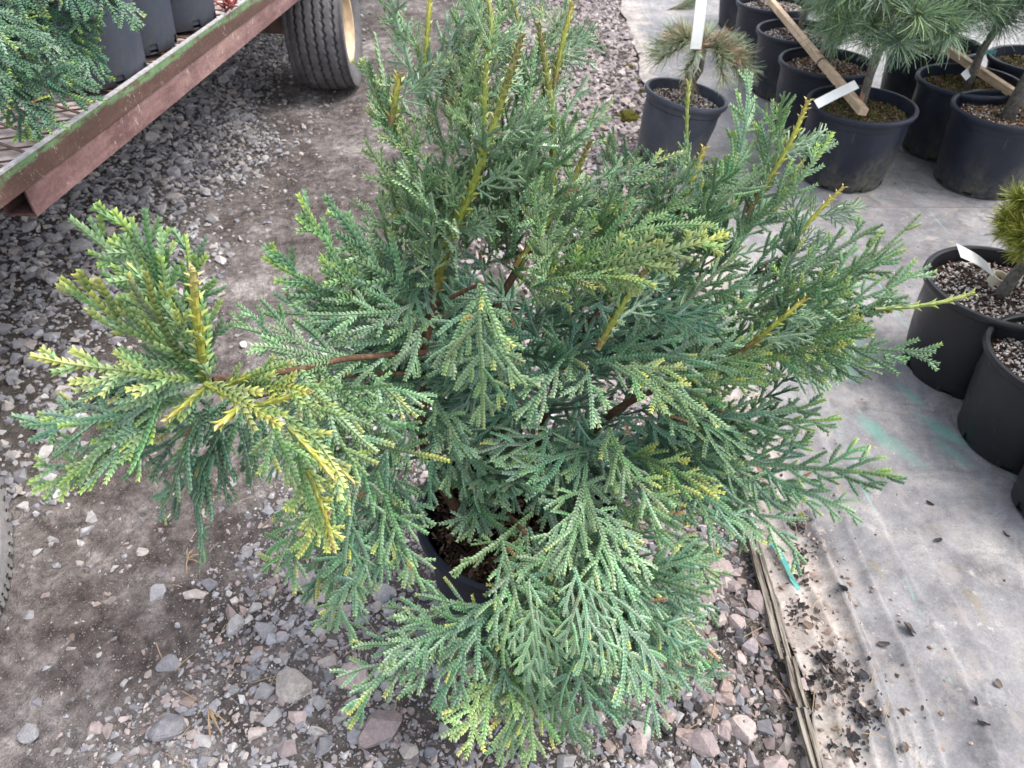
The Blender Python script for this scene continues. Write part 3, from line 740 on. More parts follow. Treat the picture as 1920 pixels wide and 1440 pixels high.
bar(at(1536, 112, 3.45), at(1552, 60, 3.5), .016, .016, 'wooden_stake', 'short reddish stake in the tan bark pot behind', M_REDWOOD, 'short reddish upright stakes')
bar(at(1830, 138, 3.2), at(1843, 95, 3.25), .016, .016, 'wooden_stake', 'short reddish stake in the mud stained pot', M_REDWOOD, 'short reddish upright stakes')
# wire tie round the bar
a = Acc(); c = e0.lerp(e1, .30); dd = (e1-e0).normalized()
u_ = dd.cross(Vector((0, 0, 1))).normalized(); w_ = dd.cross(u_)
a.tube([c + u_*math.cos(t)*.026 + w_*math.sin(t)*.024 for t in np.linspace(0, 2*PI, 20)], .0028, 6)
a.tube([c-u_*.026, c-u_*.036+Vector((0, 0, -.05)), c-u_*.03+Vector((0, -.02, -.10))], .0028, 6)
o = link('wire_tie', a.me('wire_tie', smooth=True), M_WIRE); tag(o, 'dark wire tie looped round the long pale wood bar', 'wire tie')
for q, lab in ((at(1556, 80, 3.46), 'teal tape tie on the stake in the tan bark pot'), (at(1842, 96, 3.22), 'teal tape tie on the trunk in the mud stained pot')):
    a = Acc(); a.lathe([(.016, -.011), (.020, -.009), (.020, .009), (.016, .011)], 14, True); a.box((.026, -.012, .0), (.05, .003, .014))
    o = link('tape_tie', a.me('tape_tie'), M_TEAL); o.location = q; tag(o, lab, 'tape tie', 'teal tape ties on the pines')

# ------------------------------------------------------------------ farm wagon
YAW = R(-5.5)                                     # heads a little to the right of the view
wag = empty('farm_wagon', (-1.23, 0, 0), 'rusty farm wagon with worn green side rail and mesh deck', 'wagon', None, (0, 0, YAW))
ZT, CH, BH = .720, .062, .066
def box_obj(name, x0, x1, y0, y1, z0, z1, mat, parent, bev=.003, origin=None):
    bm = bmesh.new(); bmesh.ops.create_cube(bm, size=1); bmesh.ops.scale(bm, vec=(x1-x0, y1-y0, z1-z0), verts=bm.verts)
    if bev: bmesh.ops.bevel(bm, geom=bm.edges[:], offset=bev, segments=2, affect='EDGES')
    me = bpy.data.meshes.new(name); bm.to_mesh(me); bm.free()
    return link(name, me, mat, parent, ((x0+x1)/2, (y0+y1)/2, (z0+z1)/2))
# side rail: an angle with its face outward
rail = box_obj('side_rail', -.007, 0, .35, 6.2, ZT-CH, ZT-.002, M_CHANNEL, wag, .0015)
link('rail_lip', box_obj('tmp', -.010, .0015, .35, 6.2, ZT-.004, ZT+.001, M_LIP, None, 0).data, None, rail, (-.001, 0, CH/2))
bpy.data.objects.remove(bpy.data.objects['tmp'])
rs2 = box_obj('rail_ledge', -.055, -.0072, .35, 6.2, ZT-CH, ZT-CH+.006, M_CHANNEL, wag, 0)
# hollow beam below, open at the near end
a = Acc(); y0, y1 = 1.50, 3.62; x0, x1 = -.080, -.004; z0, z1 = ZT-CH-BH, ZT-CH-.0015; t = .005
for q in ((x0, x1, z0, z1), (x0+t, x1-t, z0+t, z1-t)):
    pass
a.add([(x0, y0, z0), (x1, y0, z0), (x1, y0, z1), (x0, y0, z1), (x0+t, y0, z0+t), (x1-t, y0, z0+t), (x1-t, y0, z1-t), (x0+t, y0, z1-t),
       (x0, y1, z0), (x1, y1, z0), (x1, y1, z1), (x0, y1, z1), (x0+t, y1, z0+t), (x1-t, y1, z0+t), (x1-t, y1, z1-t), (x0+t, y1, z1-t)],
      [(0,1,5,4), (1,2,6,5), (2,3,7,6), (3,0,4,7), (0,8,9,1), (1,9,10,2), (2,10,11,3), (3,11,8,0), (4,5,13,12), (5,6,14,13), (6,7,15,14), (7,4,12,15),
       (8,12,13,9), (9,13,14,10), (10,14,15,11), (11,15,12,8)])
link('box_beam', a.me('box_beam'), M_BEAM, wag)
# deck of expanded steel
zd = ZT-.030; a = Acc(); sw, sl = .040, .085
V, Fq = [], []
def strand(p, q, w=.005, h=.003):
    d = Vector((q[0]-p[0], q[1]-p[1], 0)).normalized(); s = Vector((-d.y, d.x, 0))*w
    b = len(V)
    for r_ in (p, q):
        c = Vector((r_[0], r_[1], zd)); V.extend([c+s+Vector((0, 0, h)), c-s+Vector((0, 0, h*.2)), c-s+Vector((0, 0, -h)), c+s+Vector((0, 0, -h*.4))])
    Fq.extend([(b, b+1, b+5, b+4), (b+1, b+2, b+6, b+5), (b+2, b+3, b+7, b+6), (b+3, b, b+4, b+7)])
ix = int(1.9/sl); iy = int(4.2/sw)
for i in range(ix):
    for j in range(iy):
        x = -.02-sl*i; y = .8+sw*j
        if (i+j) % 2 == 0: strand((x, y), (x-sl, y+sw))
        else: strand((x, y+sw), (x-sl, y))
o = link('deck_mesh', mesh('deck_mesh', V, Fq), M_MESHST, wag)
box_obj('deck_plate', -2.0, -.056, .5, 6.0, zd-.030, zd-.014, m_plain('deck_timber', (.52, .43, .38), .85, .15, 18, .4), wag, 0)
for y in (2.1, 3.3, 4.7): box_obj('cross_member', -1.95, -.085, y, y+.06, zd-.10, zd-.031, M_BEAM, wag)
# wheels
def tyre_mesh(name, Ro, wd, rim, lugs, grooves, n=384, m=104):
    th = np.linspace(0, 2*PI, n, endpoint=False); u = np.linspace(-1, 1, m)
    prof_x = np.sign(u)*(1-np.abs(1-np.abs(u))**1.0)      # placeholder, replaced below
    # cross-section: from inner bead up the wall, over the tread, down to the other bead
    s = np.linspace(0, 1, m); xs_, rr = [], []
    for k in s:
        if k < .25: q = k/.25; xs_.append(-wd/2*(.82+.20*math.sin(q*PI*.62))); rr.append(rim+(Ro*.965-rim)*q)
        elif k > .75: q = (1-k)/.25; xs_.append(wd/2*(.82+.20*math.sin(q*PI*.62))); rr.append(rim+(Ro*.965-rim)*q)
        else: q = (k-.25)/.5*2-1; xs_.append(wd/2*.97*q*.94); rr.append(Ro - .028*abs(q)**3.2)
    xs_ = np.array(xs_); rr = np.array(rr)
    XX = np.tile(xs_, (n, 1)); RR = np.tile(rr, (n, 1)); SS = np.tile(s, (n, 1)); TH = np.tile(th[:, None], (1, m))
    tread = (SS > .27) & (SS < .73)
    for gxp in grooves:
        zig = .0045*(2*np.abs(((TH*46/PI) % 2)-1)-1)
        RR = RR - np.where(tread & (np.abs(XX-gxp-zig) < .0050), .018, 0)
    if lugs:
        sh = ((SS > .70) & (SS < .80)) | ((SS > .20) & (SS < .30)); ph = (TH*lugs/(2*PI)) % 1
        RR = RR - np.where(sh & (ph < .35), .016, 0)
        rings = np.abs(((RR-rim)/(Ro-rim))-.45) < .03; XX = XX*np.where(rings, 1.012, 1)
    P = np.stack([XX, RR*np.cos(TH), RR*np.sin(TH)], -1).reshape(-1, 3)
    ii = np.arange(n*m).reshape(n, m); jj = np.roll(ii, -1, 0)
    Fq = np.stack([ii[:, :-1], ii[:, 1:], jj[:, 1:], jj[:, :-1]], -1).reshape(-1, 4)
    return mesh(name, P, Fq, smooth=True)
def rim_mesh(rim, wd):
    a = Acc(); h = wd/2
    prof = [(rim+.012, h*.80), (rim+.012, h*.86), (rim-.006, h*.86), (rim-.014, h*.70), (rim*.80, h*.60), (rim*.74, h*.35), (rim*.55, h*.28), (rim*.36, h*.40), (rim*.30, h*.42), (rim*.28, h*.62), (.0, h*.64)]
    a.lathe(prof, 40); b = [(r, -z) for r, z in prof]; a.lathe(b, 40); a.lathe([(rim-.002, h*.8), (rim-.002, -h*.8)], 40)
    for k in range(5):
        an = 2*PI*k/5; a.tube([(rim*.48*math.cos(an), rim*.48*math.sin(an), h*.28), (rim*.48*math.cos(an), rim*.48*math.sin(an), h*.42)], .011, 6)
    m_ = a.me('rim', auto=R(35)); m_.transform(Matrix.Rotation(PI/2, 4, 'Y')); return m_
inv = Matrix.Translation(wag.location) @ Matrix.Rotation(YAW, 4, 'Z'); inv = inv.inverted()
def wheel(loc, yaw, Ro, wd, rim, lugs, grooves, mt):
    w = link('wheel', tyre_mesh('wheel', Ro, wd, rim, lugs, grooves), mt, wag)
    w.location = inv @ Vector(loc); w.rotation_euler = (0, 0, yaw - YAW)
    link('rim', rim_mesh(rim, wd), M_RIM, w)
    return w
bx = atz(622, 172, 0)
wheel((bx.x-.005, bx.y+.10, .300), R(1.5), .305, .285, .165, 0, [-.085, -.042, .006, .050, .098], M_TYRE)
lw = atz(22, 1000, .30)
wheel((lw.x-.276, lw.y+.05, .285), R(20), .295, .20, .17, 60, [-.03, .03], M_TYRE2)
box_obj('axle', -1.7, -.12, bx.y+.06, bx.y+.14, .27, .34, M_BEAM, wag)

# pots on the deck
POT_W = pot_mesh('pot', .165, .135, .33)
def deck_pot(x, y, lab, rot=(0, 0, 0)):
    r_ = empty('nursery_pot', (x, y, zd+.006), lab, 'plant pot', 'empty looking pots riding on the wagon deck', rot); fill_pot(r_, 'moss', M_POT_WAGON, .33, .80, POT_W); return r_
deck_pot(-1.195, 2.405, 'grey black pot squeezed between two pots on the wagon deck')
deck_pot(-1.150, 2.665, 'dark pot with drain notches nearest the rail on the wagon deck')

# ------------------------------------------------------------------ the conifers' foliage
LAT_V = np.array([(0, 0, .22), (.50, .66, .02), (1.50, 1.12, .34), (1.12, .08, .60), (0, 0, -.22), (1.12, .08, -.55)])
LAT_F = np.array([(0, 1, 2), (0, 2, 3), (4, 5, 2), (4, 2, 1)])
FAC_V = np.array([(.25, 0, .40), (.80, .40, .40), (1.55, 0, .80), (.80, -.40, .40)])
FAC_F = np.array([(0, 3, 2), (0, 2, 1)])
G_BLUE = np.array((.074, .152, .098)); G_MID = np.array((.140, .230, .086)); G_YEL = np.array((.25, .29, .07)); G_PALE = np.array((.215, .33, .19))
YTIP = np.array((.46, .45, .09)); GTIP = np.array((.28, .40, .06)); UNDER = np.array((.26, .36, .31))
def shoots2d(rs, L, Wd, levels, sp, s0, ang=(43, 27)):
    """branching shoots in a plane: list of (points n x 3, half width, level, distance-to-end of the axis)"""
    out = []
    def curve(p0, a0, ln, bend, jit):
        m = max(3, int(ln/.012)); st = ln/m; P = [np.array(p0, float)]; a_ = a0
        for i in range(m):
            P.append(P[-1] + st*np.array((math.sin(a_), math.cos(a_), 0))); a_ += bend/m + rs.normal(0, jit)
        return np.array(P)
    def grow(P, ln, lev, a_w, zt):
        out.append((P, a_w, lev))
        if lev >= levels: return
        n = len(P)-1; seg = ln/n; sp_l = sp*(1.0, .82, .8)[lev]; s = sp_l*rs.uniform(.4, 1.2); side = rs.choice((-1, 1))
        while s < ln-.012:
            t = s/ln
            if lev == 0: l2 = Wd*L*1.12*min(1, .42+2.1*t)*(1-t)**.66 + .014
            else: l2 = ln*.50*min(1, .5+1.5*t)*(1-t)**.7 + .008
            l2 *= rs.uniform(.55, 1.2)
            if rs.rand() > (.06, .10, .3)[lev] and l2 > .012:
                i = min(n-1, int(s/seg)); f = s/seg-i; p = P[i]*(1-f)+P[i+1]*f; d = P[i+1]-P[i]
                base = math.atan2(d[0], d[1]); aa = R(ang[0]+(ang[1]-ang[0])*t)*rs.uniform(.85, 1.15)
                Q = curve(p, base+side*aa, l2, -side*aa*rs.uniform(.2, .5), .05)
                if zt: Q[:, 2] += rs.normal(0, zt)*np.linspace(0, l2, len(Q))
                Q[:, 2] += P[i, 2]
                grow(Q, l2, lev+1, a_w*(.92 if lev == 0 else .90), zt)
            side = -side if rs.rand() > .1 else side
            s += sp_l*rs.uniform(.8, 1.2)
    return out, curve, grow
def spray_mesh(name, rs, L, Wd=.5, levels=2, sp=.0205, s0=.0062, arch=.08, drape=.5, twist=0., zt=.05, hue=.2, tip=.25, tipc=None, spiky=0., pale=0., bend=0., ang=(43, 27), val=1.):
    out, curve, grow = shoots2d(rs, L, Wd, levels, sp, s0, ang)
    grow(curve((0, 0, 0), rs.normal(0, .05)-bend/2, L, bend, .03), L, 0, s0, zt)
    # rescale so that the axis ends at (0, L)
    e = out[0][0][-1]; an = math.atan2(e[0], e[1]); k = L/np.hypot(e[0], e[1]); ca, sa = math.cos(an), math.sin(an)
    A_p, A_t, A_n, A_w, A_pi, A_c, A_tp = [], [], [], [], [], [], []
    phx, phy = rs.uniform(0, 6, 2); nz_ = rs.uniform(.01, .035)*L/.3
    def deform(P):
        x, y, z = P[:, 0]*ca-P[:, 1]*sa, P[:, 0]*sa+P[:, 1]*ca, P[:, 2]; x = x*k; y = y*k
        t = np.clip(y/L, -.1, 1.25)
        z = z + arch*L*np.sin(PI*np.clip(t, 0, 1)) - drape*x*x/L + nz_*(np.sin(x*22+phx)*np.sin(y*17+phy))
        a_ = twist*t; return np.stack([x*np.cos(a_)+z*np.sin(a_), y, -x*np.sin(a_)+z*np.cos(a_)], -1)
    G = G_BLUE*(1-hue)+G_MID*hue if hue < 1 else G_MID*(2-hue)+G_YEL*(hue-1)
    G = (G*(1-pale)+G_PALE*pale)*val; yt = YTIP if tipc is None else tipc
    for P, w, lev in out:
        seg = np.linalg.norm(np.diff(P, axis=0), axis=1); cum = np.concatenate([[0], np.cumsum(seg)]); ln = cum[-1]
        pitch = w*(1.32+.75*spiky); m = max(3, int(ln/pitch)); d = (np.arange(m)+.2)*ln/m
        pts = np.stack([np.interp(d, cum, P[:, j]) for j in range(3)], -1)
        d2 = np.minimum(d+.003, ln+.003)
        nxt = np.stack([np.interp(np.minimum(d2, ln), cum, P[:, j]) for j in range(3)], -1); nxt += (P[-1]-P[-2])/max(seg[-1], 1e-6)*np.maximum(d2-ln, 0)[:, None]
        q0 = deform(pts); tv = deform(nxt)-q0; tv /= np.linalg.norm(tv, axis=1)[:, None]+1e-9
        up = pts.copy(); up[:, 2] += .003; nv = deform(up)-q0
        nv += rs.normal(0, .22 if lev else .1, 3)*np.linalg.norm(nv, axis=1)[:, None]
        nv -= tv*np.sum(nv*tv, 1)[:, None]; nv /= np.linalg.norm(nv, axis=1)[:, None]
        te = d/ln; ww = w*(.72+.28*np.minimum(1, (1-te)*m/3.0))*(1.0+.12*np.sin(te*PI))
        gr = G*rs.uniform(.80, 1.25)*(1+.25*rs.normal(0, .3, 3)); ww = ww*rs.uniform(.84, 1.14)
        if lev == levels and rs.rand() < .012: gr = np.array((.26, .15, .075))*rs.uniform(.6, 1.1)     # a browned shoot
        on = rs.uniform(.6, 1.0) if rs.rand() < tip else rs.uniform(0, .2); reach = rs.uniform(.010, .030) if lev else .06
        yy = on*np.clip(1-(ln-d)/reach, 0, 1)**.8
        c = gr[None]*(1-yy[:, None]) + (yt*rs.uniform(.75, 1.1))[None]*yy[:, None]
        A_p.append(q0); A_t.append(tv); A_n.append(nv); A_w.append(ww); A_pi.append(np.full(m, ln/m)); A_c.append(c); A_tp.append(yy)
    p = np.concatenate(A_p); t = np.concatenate(A_t); n_ = np.concatenate(A_n); w = np.concatenate(A_w); pi_ = np.concatenate(A_pi); c = np.concatenate(A_c)
    s = np.cross(t, n_); K = len(p); Vs, Fs, Cs = [], [], []; base = 0
    for sg in (-1, 1):
        T = LAT_V.copy(); jit = rs.normal(0, .07, (K, 6, 3)); jit[:, (0, 4)] = 0
        T = T[None]+jit
        T[:, 1, 1] *= 1-.45*spiky; T[:, 3, 0] -= .3*spiky; T[:, 2, 1] += spiky*.75; T[:, 2, 2] += spiky*rs.uniform(-.3, .8, K)
        v = p[:, None] + t[:, None]*(T[:, :, 0:1]*pi_[:, None, None]) + s[:, None]*(sg*T[:, :, 1:2]*w[:, None, None]) + n_[:, None]*(T[:, :, 2:3]*w[:, None, None])
        f = LAT_F if sg > 0 else LAT_F[:, ::-1]
        Vs.append(v.reshape(-1, 3)); Fs.append((f[None]+(np.arange(K)*6)[:, None, None]+base).reshape(-1, 3)); base += K*6
        cc = np.repeat(c[:, None], 6, 1)*np.array([.46, .80, 2.15, 1.35, 1, 1])[None, :, None]  # pale leaf tips; bases darkened, shade between overlapping scales painted into the colour
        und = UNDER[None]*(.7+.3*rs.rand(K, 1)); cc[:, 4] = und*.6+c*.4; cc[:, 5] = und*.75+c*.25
        Cs.append(cc.reshape(-1, 3))
    for sg in (1, -1):
        T = FAC_V*np.array((1, 1-.35*spiky, sg*(1+.7*spiky)))
        v = p[:, None] + t[:, None]*(T[None, :, 0:1]*pi_[:, None, None]) + s[:, None]*(T[None, :, 1:2]*w[:, None, None]) + n_[:, None]*(T[None, :, 2:3]*w[:, None, None])
        f = FAC_F if sg > 0 else FAC_F[:, ::-1]
        Vs.append(v.reshape(-1, 3)); Fs.append((f[None]+(np.arange(K)*4)[:, None, None]+base).reshape(-1, 3)); base += K*4
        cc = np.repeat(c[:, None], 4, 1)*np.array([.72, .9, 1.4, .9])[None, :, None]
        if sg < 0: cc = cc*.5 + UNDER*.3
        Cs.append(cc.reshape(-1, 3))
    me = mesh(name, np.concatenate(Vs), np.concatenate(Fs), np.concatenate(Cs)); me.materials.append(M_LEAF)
    return me
def basis(b, t, hint):
    y = (t-b).normalized(); z = (hint - y*hint.dot(y))
    if z.length < 1e-3: z = Vector((1, 0, 0)) - y*y.x
    z.normalize(); x = y.cross(z)
    return Matrix(((x.x, y.x, z.x), (x.y, y.y, z.y), (x.z, y.z, z.z)))
def place(me, parent, b, t, hint, scale=1.0, name='spray'):
    o = link(name, me, None, parent); M = basis(b, t, hint); o.location = b - parent.location; o.rotation_euler = M.to_euler(); o.scale = (scale,)*3
    return o
def leader_mesh(name, rs, pts, r0, r1, cols, pitch=.013, hook=1.0, bud=True):
    """upright young shoot: green stem clasped by spaced pointed scale leaves"""
    P = np.array([tuple(p) for p in pts]); seg = np.linalg.norm(np.diff(P, axis=0), axis=1); cum = np.concatenate([[0], np.cumsum(seg)]); ln = cum[-1]
    m = max(6, int(ln/.012)); d = np.linspace(0, ln, m)
    Q = np.stack([np.interp(d, cum, P[:, j]) for j in range(3)], -1)
    if len(P) > 2:
        for _ in range(8): Q[1:-1] = (Q[:-2]+Q[1:-1]*2+Q[2:])/4
    V, Fq, C = [], [], []; k = 7; rings = []; u = None
    def col(t): return np.array([np.interp(t, np.linspace(0, 1, len(cols)), [c[j] for c in cols]) for j in range(3)])
    fr = []
    for i in range(m):
        t_ = Vector(Q[min(i+1, m-1)]-Q[max(i-1, 0)]).normalized()
        if u is None: u = t_.orthogonal()
        u = (u-t_*u.dot(t_)).normalized(); w_ = t_.cross(u); f = i/(m-1); r = (r0+(r1-r0)*f)*.80*(1 if f < .9 else 1-(f-.9)*4); fr.append((Vector(Q[i]), t_, u.copy(), w_.copy(), r, f))
        for q in range(k): V.append(Vector(Q[i])+(u*math.cos(2*PI*q/k)+w_*math.sin(2*PI*q/k))*r); C.append(col(f)*rs.uniform(.85, 1.15))
    for i in range(m-1):
        for q in range(k): Fq.append((i*k+q, i*k+(q+1) % k, (i+1)*k+(q+1) % k, (i+1)*k+q))
    Fq.append(tuple(range((m-1)*k, m*k)))
    s = .004; j = 0
    while s < ln:
        f = s/ln; i = min(m-1, int(f*(m-1))); pc, t_, u, w_, r, _ = fr[i]; pc = Vector([np.interp(s, d, Q[:, a_]) for a_ in range(3)])
        pp = pitch*(1 if f < .8 else .55)
        for h in (0, PI):
            an = h+(j % 2)*PI/2+rs.normal(0, .2); b = len(V); g = r*hook*rs.uniform(.8, 1.25)
            def pt(da, rad, up): return pc+t_*up+(u*math.cos(an+da)+w_*math.sin(an+da))*rad
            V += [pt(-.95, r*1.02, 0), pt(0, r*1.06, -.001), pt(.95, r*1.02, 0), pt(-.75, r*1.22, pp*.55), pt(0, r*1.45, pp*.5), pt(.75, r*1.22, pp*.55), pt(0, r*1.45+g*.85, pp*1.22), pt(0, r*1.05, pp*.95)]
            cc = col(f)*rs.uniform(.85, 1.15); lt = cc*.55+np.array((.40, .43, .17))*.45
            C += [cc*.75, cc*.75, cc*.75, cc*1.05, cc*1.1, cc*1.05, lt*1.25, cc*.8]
            Fq += [(b, b+1, b+4, b+3), (b+1, b+2, b+5, b+4), (b+3, b+4, b+6), (b+4, b+5, b+6), (b+3, b+6, b+7), (b+6, b+5, b+7)]
        s += pp; j += 1
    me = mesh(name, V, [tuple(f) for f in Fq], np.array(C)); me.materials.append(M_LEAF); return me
STEM_Y = [(.13, .085, .02), (.17, .19, .022), (.21, .25, .035), (.21, .24, .045), (.18, .15, .06)]
STEM_YB = [(.10, .055, .025), (.15, .15, .02), (.23, .26, .03), (.31, .31, .04), (.38, .28, .06)]
STEM_G = [(.12, .16, .04), (.17, .23, .05), (.22, .28, .06), (.28, .32, .07), (.34, .36, .10)]
STEM_YY = [(.16, .20, .04), (.28, .30, .05), (.38, .38, .06), (.44, .42, .09), (.48, .38, .15)]

POTC = atz(968, 950, .33)
con = empty('potted_conifer', (POTC.x, POTC.y, float(ground_h(np.array(POTC.x), np.array(POTC.y)))+.002), 'large bushy green conifer with yellow shoot tips in a black pot', 'potted conifer')
fill_pot(con, 'moss', M_POT, .325, .88, pot_mesh('pot', .182, .150, .325))
con.children[1].material_slots[0].link = 'OBJECT'; con.children[1].material_slots[0].material = M_SOIL
b2 = bits_mesh('potting_mix', rb_, .165, 1500, [ORB, TAN, DARK, DARK, BARKB]); b2.materials.append(M_BITS)
con.children[2].data = b2; con.children[2].scale = (1, 1, 1)
rc = np.random.RandomState(77)
def stem(pts, r0, r1, mat=M_BARK, name='stem'):
    a = Acc(); P = [Vector(p)-con.location for p in pts]; n = len(P)
    Q = []
    for i in range(n-1):
        for q in range(5): Q.append(P[i].lerp(P[i+1], q/5))
    Q.append(P[-1])
    for _ in range(5):
        Q = [Q[0]]+[(Q[i-1]+Q[i]*2+Q[i+1])/4 for i in range(1, len(Q)-1)]+[Q[-1]]
    r0, r1 = r0*.62, r1*.62
    a.tube(Q, list(np.linspace(r0, r1, len(Q))*(1+rc.normal(0, .04, len(Q)))), 9)
    return link(name, a.me(name, smooth=True), mat, con)
soil_p = Vector((POTC.x, POTC.y, .29))
stem([soil_p+Vector((-.09, -.02, 0)), at(795, 860, .86), at(790, 780, .86), at(795, 650, .87), at(815, 545, .885)], .016, .010)
stem([soil_p+Vector((-.02, .02, 0)), at(930, 760, .95), at(900, 620, .93), at(985, 480, .93)], .015, .009)
stem([soil_p+Vector((.03, .03, 0)), at(1020, 760, .96), at(1090, 620, .95), at(1180, 520, .93)], .014, .007)
stem([soil_p+Vector((.05, .0, 0)), at(1120, 780, .95), at(1250, 720, .92), at(1400, 650, .9)], .014, .007)
stem([soil_p+Vector((-.03, -.04, 0)), at(945, 955, .80), at(985, 1000, .70)], .010, .006)
stem([at(815, 660, .87), at(700, 668, .80), at(640, 672, .76), at(560, 695, .70), at(400, 712, .62)], .0085, .006)
stem([at(800, 700, .86), at(650, 700, .78), at(480, 745, .68)], .006, .004)
stem([at(815, 575, .885), at(870, 545, .86), at(905, 530, .84)], .006, .004)

LEADS = []
def leader(pts, r0, r1, cols, pitch=.0112, hook=1.6):
    P = [at(*p)-con.location for p in pts]; r0, r1 = r0*.86, r1*.80
    LEADS.append([at(*p) for p in pts])
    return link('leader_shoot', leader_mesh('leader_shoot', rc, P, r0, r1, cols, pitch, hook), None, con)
leader([(812, 565, .885), (835, 470, .89), (880, 370, .90), (915, 265, .92), (945, 175, .935), (978, 68, .95)], .0085, .0062, STEM_Y)
leader([(900, 330, .94), (908, 210, .955), (912, 120, .97)], .0052, .0045, STEM_G)
leader([(985, 480, .93), (1035, 380, .95), (1040, 250, .98), (1028, 150, 1.0), (1010, 48, 1.02)], .0066, .0052, STEM_Y)
leader([(1036, 180, 1.0), (1050, 95, 1.03), (1074, 5, 1.06)], .0048, .0042, STEM_YB)
leader([(790, 185, 1.02), (800, 90, 1.06), (808, -30, 1.1)], .0048, .0038, STEM_YB)
leader([(965, 500, .90), (1010, 440, .93), (1060, 370, .96), (1105, 270, .98)], .0065, .005, STEM_Y)
leader([(732, 235, .93), (742, 190, .94), (748, 140, .95)], .006, .005, STEM_YB)
leader([(1400, 400, 1.0), (1450, 325, 1.02), (1490, 255, 1.04), (1515, 188, 1.06)], .0052, .0048, STEM_YB)
leader([(1450, 525, .96), (1480, 460, .98), (1525, 405, 1.0), (1582, 350, 1.02)], .0052, .0036, STEM_YB)
leader([(1120, 655, .80), (1160, 580, .83), (1215, 500, .86)], .0066, .005, STEM_Y)
leader([(385, 712, .62), (375, 640, .62), (365, 575, .625), (362, 503, .63)], .0078, .0062, STEM_YY, .010)
leader([(1265, 430, .95), (1285, 370, .97), (1322, 275, 1.0)], .0055, .0045, STEM_YB)
leader([(1290, 310, 1.06), (1285, 240, 1.08), (1292, 155, 1.1)], .0036, .0036, STEM_G)
leader([(900, 150, 1.0), (930, 60, 1.03), (910, -30, 1.06)], .0048, .004, STEM_G)
leader([(955, 160, 1.04), (985, 60, 1.07), (950, -30, 1.1)], .0042, .004, STEM_G)
leader([(1390, 660, .84), (1440, 620, .84), (1510, 560, .86)], .0055, .0042, STEM_YB)
leader([(1640, 580, .82), (1720, 575, .82), (1790, 565, .82), (1828, 548, .82)], .0042, .0040, STEM_G)

# --- sprays placed one by one: base (px, py, Y) > tip, then looks
UPV = Vector((0, 0, 1)); TOC = Vector((0, -.75, .65))
S = []                                # rows: (base, tip, dict)
def sp(b, t, hint=None, **kw): S.append((b, t, hint, kw))
# front skirt
for b, t, kw in (
    ((985, 985, .74), (935, 1412, .475), dict(hue=.55, tip=.35, Wd=.40)),
    ((990, 1000, .73), (1065, 1405, .465), dict(hue=.35, tip=.12, Wd=.42, pale=.15)),
    ((990, 985, .74), (1185, 1340, .50), dict(hue=.15, tip=.05, Wd=.42)),
    ((1000, 1000, .75), (1330, 1275, .55), dict(hue=.10, tip=.10, Wd=.45)),
    ((1010, 1010, .74), (1290, 1180, .58), dict(hue=.05, tip=.05, Wd=.5)),
    ((965, 1080, .68), (820, 1345, .49), dict(hue=.1, tip=.08, Wd=.42)),
    ((940, 1130, .66), (655, 1335, .50), dict(hue=.2, tip=.3, Wd=.40)),
    ((940, 1140, .65), (720, 1225, .55), dict(hue=.15, tip=.1, Wd=.42)),
    ((1075, 900, .78), (1150, 1105, .60), dict(hue=.6, tip=.25, Wd=.55, pale=.55)),
    ((940, 1000, .72), (1010, 1250, .52), dict(hue=.45, tip=.1, Wd=.5, pale=.35)),
    ((1060, 1040, .70), (1330, 1110, .62), dict(hue=.2, tip=.15, Wd=.5)),
    ((955, 1180, .62), (855, 1385, .455), dict(hue=.95, tip=.55, Wd=.55)),
    ((985, 1200, .60), (1000, 1425, .45), dict(hue=.8, tip=.4, Wd=.4)),
    ((1090, 900, .78), (1010, 1090, .63), dict(hue=.4, tip=.2, Wd=.6, pale=.3)),
    ((900, 945, .78), (850, 1000, .72), dict(hue=.1, tip=.1, Wd=.6)),
    ((880, 900, .80), (1000, 930, .70), dict(hue=.05, tip=.0, Wd=.6)),
    ((1120, 1050, .70), (1230, 1280, .54), dict(hue=.0, tip=.05, Wd=.5)),
    ((1150, 940, .76), (1345, 1080, .66), dict(hue=.6, tip=.35, Wd=.5)),
    ((1010, 1110, .66), (1110, 1330, .50), dict(hue=.3, tip=.05, Wd=.45, pale=.2)),
    ((960, 1110, .66), (930, 1300, .52), dict(hue=.1, tip=.05, Wd=.5))):
    sp(b, t, Vector((0, -.55, .85)), arch=.10, drape=.35, s0=.0041, sp=.0180, **{**kw, 'tip': kw['tip']*.4})
# left lower hanging group
for b, t, kw in (
    ((690, 850, .74), (630, 1185, .60), dict(hue=.2, tip=.2, Wd=.40)),
    ((705, 880, .74), (795, 1105, .62), dict(hue=.5, tip=.4, Wd=.36)),
    ((680, 860, .72), (555, 1040, .60), dict(hue=.9, tip=.6, Wd=.40)),
    ((740, 880, .76), (655, 1120, .62), dict(hue=.1, tip=.1, Wd=.5)),
    ((640, 850, .72), (525, 1075, .62), dict(hue=.5, tip=.4, Wd=.42)),
    ((720, 850, .76), (725, 1090, .63), dict(hue=.05, tip=.1, Wd=.5)),
    ((770, 880, .78), (700, 1030, .68), dict(hue=.1, tip=.05, Wd=.6)),
    ((660, 900, .74), (590, 1130, .64), dict(hue=.2, tip=.2, Wd=.45)),
    ((790, 840, .82), (840, 930, .76), dict(hue=.1, tip=.1, Wd=.6)),
    ((760, 800, .82), (650, 960, .72), dict(hue=.1, tip=.1, Wd=.6))):
    sp(b, t, Vector((-.15, -.6, .75)), arch=.08, drape=.5, s0=.0041, sp=.0185, **{**kw, 'tip': kw['tip']*.5})
